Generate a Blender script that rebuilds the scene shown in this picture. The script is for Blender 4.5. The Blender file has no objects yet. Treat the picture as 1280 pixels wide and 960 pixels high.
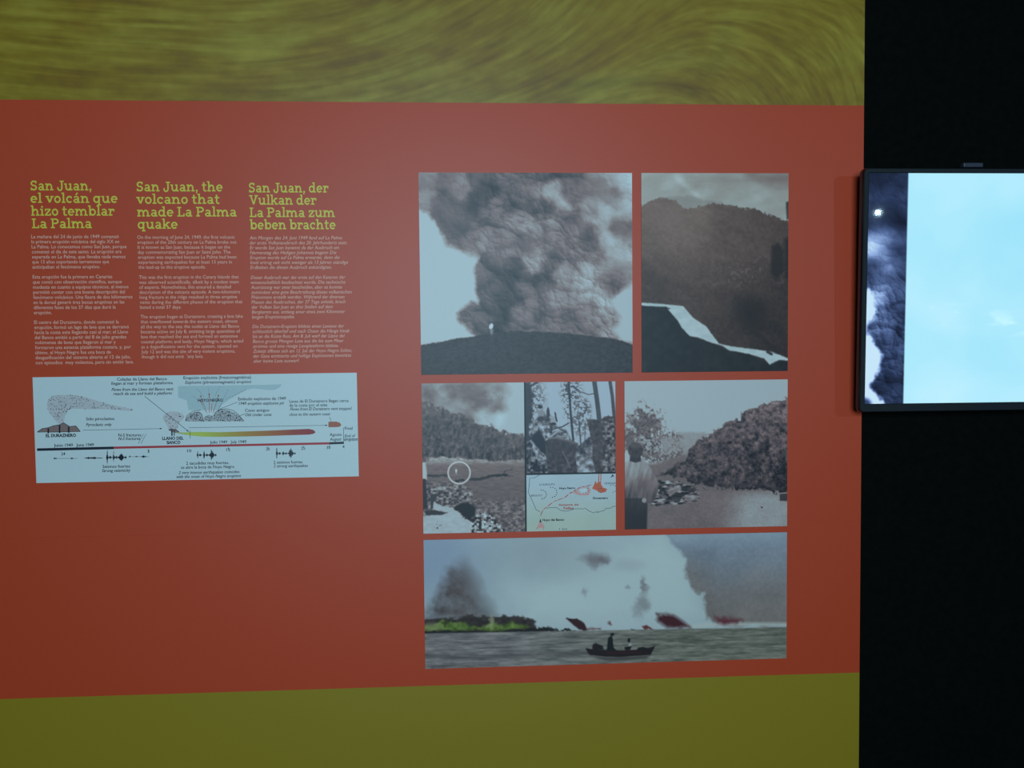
import bpy, math, random
import numpy as np
from mathutils import Vector, Matrix

# ------------------------------------------------------------------ camera
S = bpy.context.scene
COL = S.collection
CAM_Z, DIST, FOC = 1.50, 1.93, 1050.0          # camera height, distance to the panel face (y = 0), focal length in px of a 1280 frame
YAW, PITCH, ROLL = 0.05480175, -0.04131758, -0.00916273
cy_, sy_, cp_, sp_, cr_, sr_ = math.cos(YAW), math.sin(YAW), math.cos(PITCH), math.sin(PITCH), math.cos(ROLL), math.sin(ROLL)
FW = Vector((sy_*cp_, cy_*cp_, sp_)); RT0 = Vector((cy_, -sy_, 0)); UP0 = RT0.cross(FW)
RT = RT0*cr_ + UP0*sr_; UP = UP0*cr_ - RT0*sr_
cam = bpy.data.cameras.new('camera'); cam_o = bpy.data.objects.new('camera', cam); COL.objects.link(cam_o)
cam.sensor_width = 36; cam.lens = FOC/1280*36; cam.clip_start = 0.05
m3 = Matrix((RT, UP, -FW)).transposed()
cam_o.matrix_world = Matrix.Translation((0, -DIST, CAM_Z)) @ m3.to_4x4()
S.camera = cam_o

# ------------------------------------------------------------------ world, lights, exposure
S.view_settings.view_transform = 'Standard'; S.view_settings.look = 'None'
S.view_settings.gamma = 1; S.view_settings.exposure = 0; S.view_settings.use_curve_mapping = False
w = bpy.data.worlds.new('world'); S.world = w; w.use_nodes = True
w.node_tree.nodes['Background'].inputs[0].default_value = (0, 0, 0, 1)
w.node_tree.nodes['Background'].inputs[1].default_value = 0.0

def area(name, loc, target, size, power, col, size_y=None, spread=180):
    l = bpy.data.lights.new(name, 'AREA'); l.energy = power; l.color = col; l.size = size
    if size_y: l.shape = 'RECTANGLE'; l.size_y = size_y
    l.spread = math.radians(spread)
    o = bpy.data.objects.new(name, l); COL.objects.link(o); o.location = loc
    o.rotation_euler = (Vector(target)-Vector(loc)).to_track_quat('-Z', 'Y').to_euler(); return o
LCOL = (0.52, 0.83, 1.0)
# the broad pale lamp across the room whose sheen lies on the laminate: on the far side, well behind the camera
area('gallery_lamp_offscreen', (-0.05, -3.70, 1.85), (0.0, 0, 1.50), 1.1, 98, LCOL, 0.9)
# the small lamp whose glint shows in the television; the set throws its shadow on the panel
sp = bpy.data.lights.new('track_lamp_offscreen', 'SPOT'); sp.energy = 42; sp.color = LCOL; sp.spot_size = math.radians(60); sp.spot_blend = 1; sp.shadow_soft_size = 0.009
spo = bpy.data.objects.new('track_lamp_offscreen', sp); COL.objects.link(spo); spo.location = (2.69, -3.60, 2.20)
spo.rotation_euler = (Vector((0.35, 0, 1.55))-spo.location).to_track_quat('-Z', 'Y').to_euler()

# ------------------------------------------------------------------ helpers
def at(px, py, Y=0.0):
    """point of the plane y = Y seen at a pixel of the photograph -> (x, z)"""
    v = FW*FOC + RT*(px-640) - UP*(py-480)
    s = (DIST+Y)/v.y
    return v.x*s, CAM_Z + v.z*s

def lin(c):
    c = np.asarray(c, float)/255.0
    return np.where(c <= 0.04045, c/12.92, ((c+0.055)/1.055)**2.4)
WHITE = lin((154, 190, 208))/0.80              # what a white sheet looks like on this wall
SHEEN = np.array((0.010, 0.015, 0.018))         # the laminate's own gloss adds this much everywhere
def alb(c):
    return np.clip((lin(np.clip(c, 0, 255))-SHEEN)/WHITE, 0.004, 0.93)

def pm(name, col=(0.5, 0.5, 0.5), rough=0.5, spec=0.5, attr=None, emit=None, noise=None, bump=None):
    m = bpy.data.materials.new(name); m.use_nodes = True
    nt = m.node_tree; b = nt.nodes['Principled BSDF']
    b.inputs['Base Color'].default_value = (*col, 1); b.inputs['Roughness'].default_value = rough
    b.inputs['Specular IOR Level'].default_value = spec
    src = None
    if attr:
        a = nt.nodes.new('ShaderNodeAttribute'); a.attribute_name = attr; src = a.outputs['Color']
    if noise:
        tc = nt.nodes.new('ShaderNodeTexCoord'); n = nt.nodes.new('ShaderNodeTexNoise')
        n.inputs['Scale'].default_value = noise[0]; n.inputs['Detail'].default_value = 3
        nt.links.new(tc.outputs['Object'], n.inputs['Vector'])
        mr = nt.nodes.new('ShaderNodeMapRange'); mr.inputs[3].default_value = 1-noise[1]; mr.inputs[4].default_value = 1+noise[1]
        mr.inputs[1].default_value = 0.25; mr.inputs[2].default_value = 0.75
        nt.links.new(n.outputs['Fac'], mr.inputs[0])
        mx = nt.nodes.new('ShaderNodeVectorMath'); mx.operation = 'SCALE'
        if src: nt.links.new(src, mx.inputs[0])
        else: mx.inputs[0].default_value = col
        nt.links.new(mr.outputs[0], mx.inputs['Scale']); src = mx.outputs[0]
        if bump:
            bp = nt.nodes.new('ShaderNodeBump'); bp.inputs['Strength'].default_value = bump; bp.inputs['Distance'].default_value = 0.001
            nt.links.new(n.outputs['Fac'], bp.inputs['Height']); nt.links.new(bp.outputs[0], b.inputs['Normal'])
    if src: nt.links.new(src, b.inputs['Base Color'])
    if emit:
        b.inputs['Emission Strength'].default_value = emit
        if src: nt.links.new(src, b.inputs['Emission Color']); b.inputs['Base Color'].default_value = (0.01, 0.01, 0.012, 1); nt.links.remove(b.inputs['Base Color'].links[0])
        else: b.inputs['Emission Color'].default_value = (*col, 1)
    return m

PR, PS = 0.50, 0.5
M = dict(
    black=pm('matt_black_wall', (0.0035, 0.004, 0.0035), 0.95, 0.05, noise=(60, 0.2)),
    floor=pm('dark_carpet', (0.02, 0.02, 0.022), 0.95, 0.1, noise=(200, 0.4)),
    ceil=pm('dark_ceiling', (0.012, 0.012, 0.013), 0.95, 0.1, noise=(20, 0.2)),
    red=pm('red_laminate', tuple(alb((136, 62, 45))), PR, PS, noise=(420, 0.05), bump=0.02),
    olive=pm('olive_laminate', tuple(alb((106, 108, 42))), PR, PS, noise=(420, 0.05), bump=0.02),
    joint=pm('board_joint', tuple(alb((136, 62, 45))), 0.4, 0.5, noise=(80, 0.1)),
    printed=pm('printed_laminate', attr='paint', rough=PR, spec=PS, noise=(600, 0.04)),
    lime=pm('lime_lettering', tuple(alb((154, 172, 70))), PR, PS, noise=(300, 0.04)),
    pale=pm('pale_lettering', tuple(alb((180, 152, 146))), PR, PS, noise=(300, 0.04)),
    paper=pm('chart_paper', tuple(alb((146, 182, 198))), PR, PS, noise=(300, 0.02)),
    ink=pm('black_ink', tuple(alb((28, 38, 52))), PR, PS, noise=(300, 0.05)),
    greyink=pm('grey_ink', tuple(alb((66, 82, 98))), PR, PS, noise=(300, 0.05)),
    redink=pm('red_ink', tuple(alb((128, 52, 62))), PR, PS, noise=(300, 0.05)),
    ashfill=pm('ash_grey_ink', tuple(alb((138, 162, 177))), PR, PS, noise=(900, 0.12)),
    cloudfill=pm('teal_cloud_ink', tuple(alb((124, 164, 180))), PR, PS, noise=(500, 0.06)),
    rockfill=pm('brown_rock_ink', tuple(alb((98, 98, 102))), PR, PS, noise=(900, 0.2)),
    conefill=pm('cinder_ink', tuple(alb((122, 146, 160))), PR, PS, noise=(1500, 0.35)),
    brown=pm('brown_lava_ink', tuple(alb((120, 84, 72))), PR, PS, noise=(300, 0.06)),
    orange=pm('orange_lava_ink', tuple(alb((150, 86, 68))), PR, PS, noise=(700, 0.1)),
    pinkink=pm('pink_fault_ink', tuple(alb((154, 134, 140))), PR, PS, noise=(700, 0.1)),
    border=pm('black_print_border', tuple(alb((24, 34, 44))), PR, PS, noise=(300, 0.05)),
    bezel=pm('bezel_plastic', (0.014, 0.016, 0.020), 0.6, 0.25, noise=(900, 0.1)),
    rim=pm('gloss_black_rim', (0.004, 0.004, 0.005), 0.25, 0.4, noise=(500, 0.1)),
    tab=pm('grey_plastic_tab', (0.03, 0.032, 0.05), 0.5, 0.5, noise=(500, 0.1)),
    housing=pm('black_housing', (0.006, 0.006, 0.007), 0.5, 0.4, noise=(500, 0.1)),
    steel=pm('black_steel', (0.015, 0.015, 0.016), 0.45, 0.5, noise=(200, 0.1)),
    screen=pm('lit_screen', attr='paint', rough=0.015, spec=0.35, emit=1.0),
)

def mesh_obj(name, verts, faces, mat, parent=None):
    me = bpy.data.meshes.new(name); me.from_pydata([tuple(v) for v in verts], [], [tuple(f) for f in faces]); me.update()
    if mat: me.materials.append(mat)
    o = bpy.data.objects.new(name, me); COL.objects.link(o)
    if parent: o.parent = parent
    return o

def tag(o, label=None, cat=None, group=None, kind=None):
    if label: o['label'] = label
    if cat: o['category'] = cat
    if group: o['group'] = group
    if kind: o['kind'] = kind
    return o

def empty(name, loc=(0, 0, 0)):
    o = bpy.data.objects.new(name, None); COL.objects.link(o); o.location = loc; o.empty_display_size = 0.05; return o

def local(o, parent):
    """keep world placement of a mesh built in world coordinates under an Empty that stands elsewhere"""
    o.parent = parent; o.matrix_parent_inverse = Matrix.Translation(parent.location).inverted(); return o

class MB:
    """collects flat pieces lying on the panel (x, z, y-offset) and solid boxes"""
    def __init__(s): s.v = []; s.f = []; s.c = None
    def poly(s, pts, y):
        i = len(s.v); s.v += [(p[0], y, p[1]) for p in pts]
        a = sum(pts[k][0]*pts[(k+1) % len(pts)][1]-pts[(k+1) % len(pts)][0]*pts[k][1] for k in range(len(pts)))
        idx = list(range(i, i+len(pts)))
        s.f.append(idx if a > 0 else idx[::-1])
    def line(s, p, q, w, y):
        d = np.array(q)-np.array(p); n = np.array((-d[1], d[0]))/(np.hypot(*d)+1e-9)*w/2
        p, q = np.array(p), np.array(q); s.poly([tuple(p-n), tuple(q-n), tuple(q+n), tuple(p+n)], y)
    def pline(s, pts, w, y):
        pts = [np.array(p, float) for p in pts]; L = []; R = []
        for k, p in enumerate(pts):
            a = pts[max(k-1, 0)]; b = pts[min(k+1, len(pts)-1)]; d = b-a; n = np.array((-d[1], d[0]))/(np.hypot(*d)+1e-9)
            L.append(p+n*w/2); R.append(p-n*w/2)
        for k in range(len(pts)-1): s.poly([tuple(R[k]), tuple(R[k+1]), tuple(L[k+1]), tuple(L[k])], y)
    def disc(s, c, r, y, n=7, ry=None):
        ry = ry or r
        s.poly([(c[0]+r*math.cos(2*math.pi*k/n), c[1]+ry*math.sin(2*math.pi*k/n)) for k in range(n)], y)
    def box(s, x0, x1, y0, y1, z0, z1):
        i = len(s.v); s.v += [(x, y, z) for x in (x0, x1) for y in (y0, y1) for z in (z0, z1)]
        s.f += [[i+k for k in f] for f in ((0, 1, 3, 2), (4, 6, 7, 5), (0, 4, 5, 1), (2, 3, 7, 6), (0, 2, 6, 4), (1, 5, 7, 3))]
    def build(s, name, mat, parent=None):
        o = mesh_obj(name, s.v, s.f, mat)
        if parent: local(o, parent)
        return o

# ---- text: one curve per line, turned into plain meshes in one go
_lines = []
def text_line(store, body, x0, x1, z, size, y, italic=False, bold=0.0):
    c = bpy.data.curves.new('line', 'FONT'); c.body = body; c.resolution_u = 2; c.size = 1; c.offset = bold
    if italic: c.shear = 0.22
    o = bpy.data.objects.new('line', c); COL.objects.link(o); _lines.append((o, store, x0, x1, z, size, y))
class TextBlock:
    def __init__(s, name, mat, parent, label=None): s.v = []; s.f = []; s.name = name; s.mat = mat; s.parent = parent; s.label = label; _blocks.append(s)
_blocks = []
def flush_text():
    dg = bpy.context.evaluated_depsgraph_get(); dg.update()
    for o, st, x0, x1, z, size, y in _lines:
        me = bpy.data.meshes.new_from_object(o.evaluated_get(dg))
        n = len(me.vertices); co = np.empty(n*3); me.vertices.foreach_get('co', co); co = co.reshape(-1, 3)
        a, b = co[:, 0].min(), co[:, 0].max()
        k = (x1-x0)/(b-a) if x1 else size
        i = len(st.v)
        st.v += [((x-a)*k+x0, y, z+yy*size) for x, yy, _ in co]
        st.f += [[i+q for q in p.vertices] for p in me.polygons]
        c = o.data; bpy.data.objects.remove(o); bpy.data.curves.remove(c); bpy.data.meshes.remove(me)
    for b in _blocks:
        o = mesh_obj(b.name, b.v, b.f, b.mat)
        if b.parent: local(o, b.parent)
        if b.label: o['label'] = b.label
    _lines.clear(); _blocks.clear()

# ---- painting tools (numpy): colours of flat prints, stored per vertex
_T = np.random.RandomState(7).rand(256, 256)
def vn(x, y, seed=0):
    x = x+seed*17.31; y = y+seed*9.73
    xi = np.floor(x).astype(int); yi = np.floor(y).astype(int); fx = x-xi; fy = y-yi
    fx = fx*fx*(3-2*fx); fy = fy*fy*(3-2*fy)
    a = _T[yi % 256, xi % 256]; b = _T[yi % 256, (xi+1) % 256]; c = _T[(yi+1) % 256, xi % 256]; d = _T[(yi+1) % 256, (xi+1) % 256]
    return (a*(1-fx)+b*fx)*(1-fy)+(c*(1-fx)+d*fx)*fy
def fbm(x, y, o=4, seed=0, g=0.5):
    s = 0; a = 1; t = 0
    for k in range(o):
        s = s+a*vn(x, y, seed+k*3); t += a; a *= g
        x, y = 1.62*x-1.22*y+3.7, 1.22*x+1.62*y+1.3
    return s/t
def worley(x, y, seed=0):
    """distance to the nearest scattered point, in cells"""
    xi = np.floor(x).astype(int); yi = np.floor(y).astype(int); best = np.full(x.shape, 9.0)
    for dx in (-1, 0, 1):
        for dy in (-1, 0, 1):
            a = (xi+dx+seed*13) % 256; b = (yi+dy+seed*29) % 256
            best = np.minimum(best, np.hypot(xi+dx+_T[b, a]-x, yi+dy+_T[a, (b+77) % 256]-y))
    return best
def billow(X, Y, scales, seed, L=(0.6, -0.72)):
    """cauliflower cloud relief lit from the upper right: about -1 .. 1"""
    x, y = X, Y
    h = 0
    for k, sc in enumerate(scales):
        x = x+(fbm(X/sc*.9, Y/sc*.9, 3, seed+k)-.5)*sc*.5; y = y+(fbm(X/sc*.9, Y/sc*.9, 3, seed+40+k)-.5)*sc*.5
        f = worley(x/sc, y/sc*1.1, seed+k*5); h = h+sc*np.clip(1-1.3*f*f, -.6, 1)*(.62 if k else .75)
    gy = np.gradient(h, axis=0)/(np.gradient(Y, axis=0)+1e-9); gx = np.gradient(h, axis=1)/(np.gradient(X, axis=1)+1e-9)
    hs = (h-h.mean())/h.std()
    return np.tanh(-(gx*L[0]+gy*L[1])*.55)*.75+.28*np.clip(hs, -2, 1.5)
def sst(a, b, x):
    t = np.clip((x-a)/(b-a), 0, 1); return t*t*(3-2*t)
def pmask(X, Y, pts, soft=1.0):
    ins = np.zeros(X.shape, bool); dm = np.full(X.shape, 1e9)
    n = len(pts)
    for k in range(n):
        x0, y0 = pts[k]; x1, y1 = pts[(k+1) % n]
        if y0 != y1:
            c = ((y0 > Y) != (y1 > Y)) & (X < (x1-x0)*(Y-y0)/(y1-y0)+x0); ins ^= c
        dx, dy = x1-x0, y1-y0; L = dx*dx+dy*dy+1e-9
        t = np.clip(((X-x0)*dx+(Y-y0)*dy)/L, 0, 1)
        dm = np.minimum(dm, np.hypot(X-x0-t*dx, Y-y0-t*dy))
    return np.clip(0.5+np.where(ins, dm, -dm)/soft, 0, 1)
def lmask(X, Y, pts, wd, soft=1.0):
    dm = np.full(X.shape, 1e9)
    for (x0, y0), (x1, y1) in zip(pts[:-1], pts[1:]):
        dx, dy = x1-x0, y1-y0; L = dx*dx+dy*dy+1e-9
        t = np.clip(((X-x0)*dx+(Y-y0)*dy)/L, 0, 1); dm = np.minimum(dm, np.hypot(X-x0-t*dx, Y-y0-t*dy))
    return np.clip(0.5+(wd/2-dm)/soft, 0, 1)
def emask(X, Y, cx, cy, rx, ry, soft=0.3):
    return sst(1+soft, 1-soft, np.hypot((X-cx)/rx, (Y-cy)/ry))
def rbf(X, Y, pts, sg):
    num = 0; den = 1e-9
    for x, y, v in pts:
        wt = np.exp(-((X-x)**2+(Y-y)**2)/(2*sg*sg))+1e-12; num = num+wt*v; den = den+wt
    return num/den
GR = ((26, 33, 41), (63, 66, 74), (103, 101, 107), (132, 147, 155), (156, 190, 207))
def tone(v, ramp=GR):
    v = np.clip(v, 0, 1)*(len(ramp)-1); i = np.clip(v.astype(int), 0, len(ramp)-2); f = (v-i)[..., None]
    R = np.array(ramp, float); return R[i]*(1-f)+R[i+1]*f
def mix(C, m, col):
    return C*(1-m[..., None])+np.asarray(col, float)*m[..., None]
def puffs(g, X, Y, mask, base, n, r0, r1, seed, amp=0.14, L=(0.35, -0.8), keep=None, pw=1.6):
    """cauliflower billows: shaded round puffs, big ones first"""
    rs = np.random.RandomState(seed); x0, x1, y0, y1 = X.min(), X.max(), Y.min(), Y.max()
    H, W = X.shape; R = np.sort(r1+(r0-r1)*rs.rand(n)**pw)[::-1]
    for r in R:
        cx = x0+(x1-x0)*rs.rand(); cy = y0+(y1-y0)*rs.rand()
        j = int((cx-x0)/(x1-x0)*(W-1)); i = int((cy-y0)/(y1-y0)*(H-1))
        if rs.rand() > mask[i, j]: continue
        if keep is not None and rs.rand() > keep[i, j]: continue
        rj = int(r*1.2/(x1-x0)*W)+2; ri = int(r*1.2/(y1-y0)*H)+2
        a, b, c, d = max(i-ri, 0), min(i+ri+1, H), max(j-rj, 0), min(j+rj+1, W)
        dx = (X[a:b, c:d]-cx)/r; dy = (Y[a:b, c:d]-cy)/r*1.12
        wob = (vn(X[a:b, c:d]/r*3.1, Y[a:b, c:d]/r*3.1, seed+int(r))-0.5)*0.5
        q = np.hypot(dx, dy)+wob
        nz = np.sqrt(np.clip(1-q*q, 0, 1))
        sh = base[i, j]+amp*((dx*L[0]+dy*L[1])*1.1+0.55*nz-0.35)+amp*0.5*(rs.rand()-0.5)
        al = sst(1.0, 0.72, q)*0.85
        g[a:b, c:d] = g[a:b, c:d]*(1-al)+sh*al
    return g

def quad_px(c, res):
    """c: TL, TR, BR, BL pixels of a print in the photograph -> painting grid in those pixels"""
    W = int(abs(c[1][0]-c[0][0])*res); H = int(abs(c[3][1]-c[0][1])*res)
    u = np.linspace(0, 1, W)[None, :]; v = np.linspace(0, 1, H)[:, None]
    f = lambda k: (c[0][k]*(1-u)+c[1][k]*u)*(1-v)+(c[3][k]*(1-u)+c[2][k]*u)*v
    return f(0), f(1)

def print_board(name, rect, C, y_front, y_back, mat, parent=None, is_lin=False, tilt=None):
    """a flat print: front face is a grid carrying its colours, with real thickness. rect = x0, x1, z0, z1"""
    H, W = C.shape[:2]; x0, x1, z0, z1 = rect
    xs = np.linspace(x0, x1, W); zs = np.linspace(z1, z0, H)
    V = np.zeros((H*W+8, 3)); gx, gz = np.meshgrid(xs, zs)
    V[:H*W, 0] = gx.ravel(); V[:H*W, 2] = gz.ravel(); V[:H*W, 1] = y_front
    V[H*W:] = [(x, y, z) for y in (y_front, y_back) for x, z in ((x0, z1), (x1, z1), (x1, z0), (x0, z0))]
    i = (np.arange(H-1)[:, None]*W+np.arange(W-1)[None, :]).ravel()
    F = np.stack([i, i+W, i+W+1, i+1], 1)
    b = H*W; side = [(b+k, b+(k+1) % 4, b+4+(k+1) % 4, b+4+k) for k in range(4)]+[(b+4, b+5, b+6, b+7)]
    F = np.concatenate([F, np.array(side)])
    me = bpy.data.meshes.new(name); me.vertices.add(len(V)); me.vertices.foreach_set('co', V.ravel())
    me.loops.add(F.size); me.loops.foreach_set('vertex_index', F.ravel().astype(np.int32))
    me.polygons.add(len(F)); me.polygons.foreach_set('loop_start', (np.arange(len(F))*4).astype(np.int32))
    me.update(calc_edges=True); me.validate()
    A = np.ones((len(V), 4)); A[:H*W, :3] = (lin(np.clip(C, 0, 255)) if is_lin else alb(C)).reshape(-1, 3); A[H*W:, :3] = 0.05 if is_lin else 0.5
    at_ = me.attributes.new('paint', 'FLOAT_COLOR', 'POINT'); at_.data.foreach_set('color', A.astype(np.float32).ravel())
    me.materials.append(mat)
    o = bpy.data.objects.new(name, me); COL.objects.link(o)
    if parent: local(o, parent)
    return o

# ------------------------------------------------------------------ the setting
XL, XR, ZT = -2.6, 3.2, 2.75
b = MB(); b.box(XL, XR, 0.021, 0.14, 0, ZT); tag(b.build('wall_back', M['black']), kind='structure')
b = MB(); b.box(XL, XR, -4.2, 0.14, -0.1, 0); tag(b.build('floor', M['floor']), kind='structure')
b = MB(); b.box(XL, XR, -4.2, 0.14, ZT, ZT+0.1); tag(b.build('ceiling', M['ceil']), kind='structure')

# ------------------------------------------------------------------ the printed wall panel
Z = lambda v: CAM_Z+v
ZRT, ZRB, ZSEAM, XP, XPL = Z(0.5589), Z(-0.7798), Z(-0.4135), 0.9317, -2.0
panel = empty('exhibition_panel', (-0.53, 0.01, 0.0))
tag(panel, 'large red and olive printed wall panel with three columns of text', 'wall panel')
def band(name, x0, x1, z0, z1, mat, label):
    b = MB(); b.box(x0, x1, 0, 0.02, z0, z1); o = b.build(name, mat, panel); o['label'] = label; return o
band('red_band', XPL, XP, ZSEAM+0.0006, ZRT, M['red'], 'red upper board behind the text and photographs')
band('red_band', XPL, XP, ZRB, ZSEAM-0.0006, M['red'], 'red lower board below the joint')
band('olive_band', XPL, XP, 0.0, ZRB, M['olive'], 'plain olive bottom band')
b = MB(); b.box(XPL, XP, -0.0001, 0.015, ZSEAM-0.0006, ZSEAM+0.0006); local(b.build('board_joint', M['joint']), panel)['label'] = 'thin horizontal joint between the boards'

def paint_lava():
    """olive print of ropy lava: streaks follow a bending flow field. Pixel coordinates of the photograph, going on past its frame"""
    x = np.arange(-520, 1084, 1.9)[None, :]; y = np.arange(-136, 134, 1.9)[:, None]
    X, Y = np.broadcast_arrays(x, y); X = X.astype(float); Y = Y.astype(float)
    ang = np.radians(rbf(X, Y, [(-400, 0, 4), (0, 20, 4), (0, 110, 6), (200, 40, 3), (250, 100, 2), (350, 100, -4), (420, 60, -12), (520, 30, -32), (500, 90, -12), (600, 50, -38), (600, 110, -8), (720, 30, -55), (700, 80, -42), (700, 115, -5), (800, 20, -62), (800, 70, -52), (800, 105, 15), (860, 100, 40), (930, 30, -20), (950, 90, 78), (1000, 30, -10), (1040, 90, 86), (400, -200, -10), (900, -200, -40)], 55))
    dx, dy = np.cos(ang), np.sin(ang)
    acc = 0
    for s in np.arange(-34, 35, 2.5):
        acc = acc+vn((X+dx*s)/2.6, (Y+dy*s)/2.6, 3)*0.9+vn((X+dx*s)/7.0, (Y+dy*s)/6.0, 9)*0.8
    acc = acc/28
    st = (acc-acc.mean())/acc.std()
    big = fbm(X/90, Y/45, 4, 21)-0.5
    lump = fbm(X/14, Y/10, 3, 31)-0.5
    g = 1+0.048*st+0.22*big+0.14*lump*sst(40, 115, Y)
    g = g*(1-0.16*lmask(X, Y, [(700, 112), (780, 106), (840, 108), (868, 116)], 10, 14)-0.1*lmask(X, Y, [(905, 40), (900, 70), (880, 100)], 12, 22))
    base = np.array((108, 104, 42.0)); gre = np.array((110, 122, 58.0)); br = np.array((104, 88, 36.0))
    k = np.clip(0.5+st*0.12+big*1.6, 0, 1)[..., None]
    C = (br*(1-k)+gre*k)*0.5+base*0.5
    return C*(np.clip(g, .6, 1.4)**0.8*0.94)[..., None]
C = paint_lava()
o = print_board('lava_print_band', (XPL, XP, ZRT, 2.55), C, 0.0, 0.02, M['printed'], panel); o['label'] = 'olive top band printed with ropy lava'

# ---- slab serif lettering of the headings (drawn stroke by stroke)
def glyphs():
    w, s, xh, cap, asc, des = 0.112, 0.088, 0.50, 0.70, 0.74, -0.19
    G = {}
    def stem(x, y0, y1, ww=w): return ('b', x-ww/2, y0, x+ww/2, y1)
    def slab(x0, x1, y, h=s): return ('b', x0, y, x1, y+h)
    def arc(cx, cy, rx, ry, a0, a1, ww=w): return ('a', cx, cy, rx, ry, a0, a1, ww)
    def st(*p): return ('s', p, w)
    bowl = lambda cx: arc(cx, xh/2, 0.185, 0.205, 0, 360)
    G['a'] = (0.56, [stem(.40, 0, .36), slab(.36, .53, 0), arc(.25, .34, .15, .115, 0, 160, .1), arc(.235, .145, .145, .105, 0, 360, .1), ('b', .22, .22, .42, .30)])
    G['á'] = (0.56, G['a'][1]+[('s', ((.22, .57), (.36, .73)), .09)])
    G['b'] = (0.62, [stem(.14, 0, asc), slab(.0, .14, asc-s), bowl(.345)])
    G['c'] = (0.52, [arc(.27, xh/2, .19, .205, 48, 318), ('b', .36, .32, .45, .46)])
    G['d'] = (0.64, [bowl(.265), stem(.455, 0, asc), slab(.32, .46, asc-s), slab(.45, .61, 0)])
    G['e'] = (0.55, [arc(.27, xh/2, .19, .205, 0, 318), ('b', .1, .215, .51, .295)])
    G['h'] = (0.68, [stem(.14, 0, asc), slab(.0, .14, asc-s), slab(.02, .29, 0), arc(.34, .29, .15, .155, 0, 180), stem(.49, 0, .3), slab(.38, .65, 0)])
    G['i'] = (0.33, [stem(.165, 0, xh), slab(.02, .165, xh-s), slab(.02, .31, 0), ('b', .10, .58, .23, .70)])
    G['k'] = (0.64, [stem(.14, 0, asc), slab(.0, .14, asc-s), slab(.02, .26, 0), ('s', ((.18, .2), (.44, .46)), w), ('s', ((.28, .3), (.5, .04)), w), slab(.34, .58, xh-s), slab(.38, .64, 0)])
    G['l'] = (0.33, [stem(.165, 0, asc), slab(.02, .165, asc-s), slab(.02, .31, 0)])
    G['m'] = (1.0, [stem(.14, 0, xh), slab(.01, .14, xh-s), slab(.02, .27, 0), arc(.32, .29, .135, .155, 0, 180), stem(.475, 0, .3), slab(.38, .58, 0), arc(.65, .29, .15, .155, 0, 180), stem(.81, 0, .3), slab(.70, .97, 0)])
    G['n'] = (0.67, [stem(.14, 0, xh), slab(.01, .14, xh-s), slab(.02, .28, 0), arc(.33, .29, .15, .155, 0, 180), stem(.49, 0, .3), slab(.37, .64, 0)])
    G['o'] = (0.55, [bowl(.27)])
    G['q'] = (0.63, [bowl(.265), stem(.455, des, xh), slab(.45, .56, xh-s), slab(.33, .60, des)])
    G['r'] = (0.48, [stem(.16, 0, xh), slab(.01, .16, xh-s), slab(.02, .32, 0), arc(.34, .29, .15, .155, 40, 180), ('b', .38, .3, .47, .46)])
    G['t'] = (0.42, [stem(.17, .12, .66), slab(.02, .37, xh-s), arc(.27, .13, .10, .095, 180, 330, .1)])
    G['u'] = (0.67, [stem(.14, .2, xh), slab(.0, .14, xh-s), arc(.30, .21, .16, .165, 180, 360), stem(.49, 0, xh), slab(.36, .49, xh-s), slab(.48, .64, 0)])
    G['v'] = (0.60, [('s', ((.12, .46), (.30, .03)), w), ('s', ((.48, .46), (.30, .03)), w), slab(.0, .25, xh-s), slab(.36, .60, xh-s)])
    G['z'] = (0.53, [slab(.05, .48, xh-s), slab(.04, .49, 0), ('s', ((.42, .42), (.10, .08)), w), ('b', .05, .32, .13, .5), ('b', .41, 0, .49, .18)])
    G[','] = (0.26, [('b', .06, 0, .19, .12), ('s', ((.15, .06), (.08, -.13)), .08)])
    G[' '] = (0.24, [])
    G['S'] = (0.60, [arc(.29, .505, .18, .15, 40, 265), arc(.29, .20, .19, .155, -95, 140 - 50), arc(.29, .20, .19, .155, 200, 270), ('b', .42, .50, .51, .69), ('b', .06, .01, .15, .20)])
    G['J'] = (0.56, [stem(.38, .18, cap), slab(.22, .54, cap-s), arc(.225, .19, .155, .19, 180, 360), ('b', .03, .12, .12, .24)])
    G['L'] = (0.60, [stem(.17, 0, cap), slab(.02, .32, cap-s), slab(.02, .56, 0), ('b', .47, 0, .56, .22)])
    G['P'] = (0.65, [stem(.17, 0, cap), slab(.02, .36, cap-s), slab(.02, .32, 0), arc(.36, .50, .20, .155, -90, 90), ('b', .17, .30, .37, .39), ('b', .17, .61, .37, .70)])
    G['V'] = (0.74, [('s', ((.14, .66), (.37, .03)), w), ('s', ((.60, .66), (.37, .03)), w), slab(.0, .29, cap-s), slab(.45, .74, cap-s)])
    return G
GL = glyphs()
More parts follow.
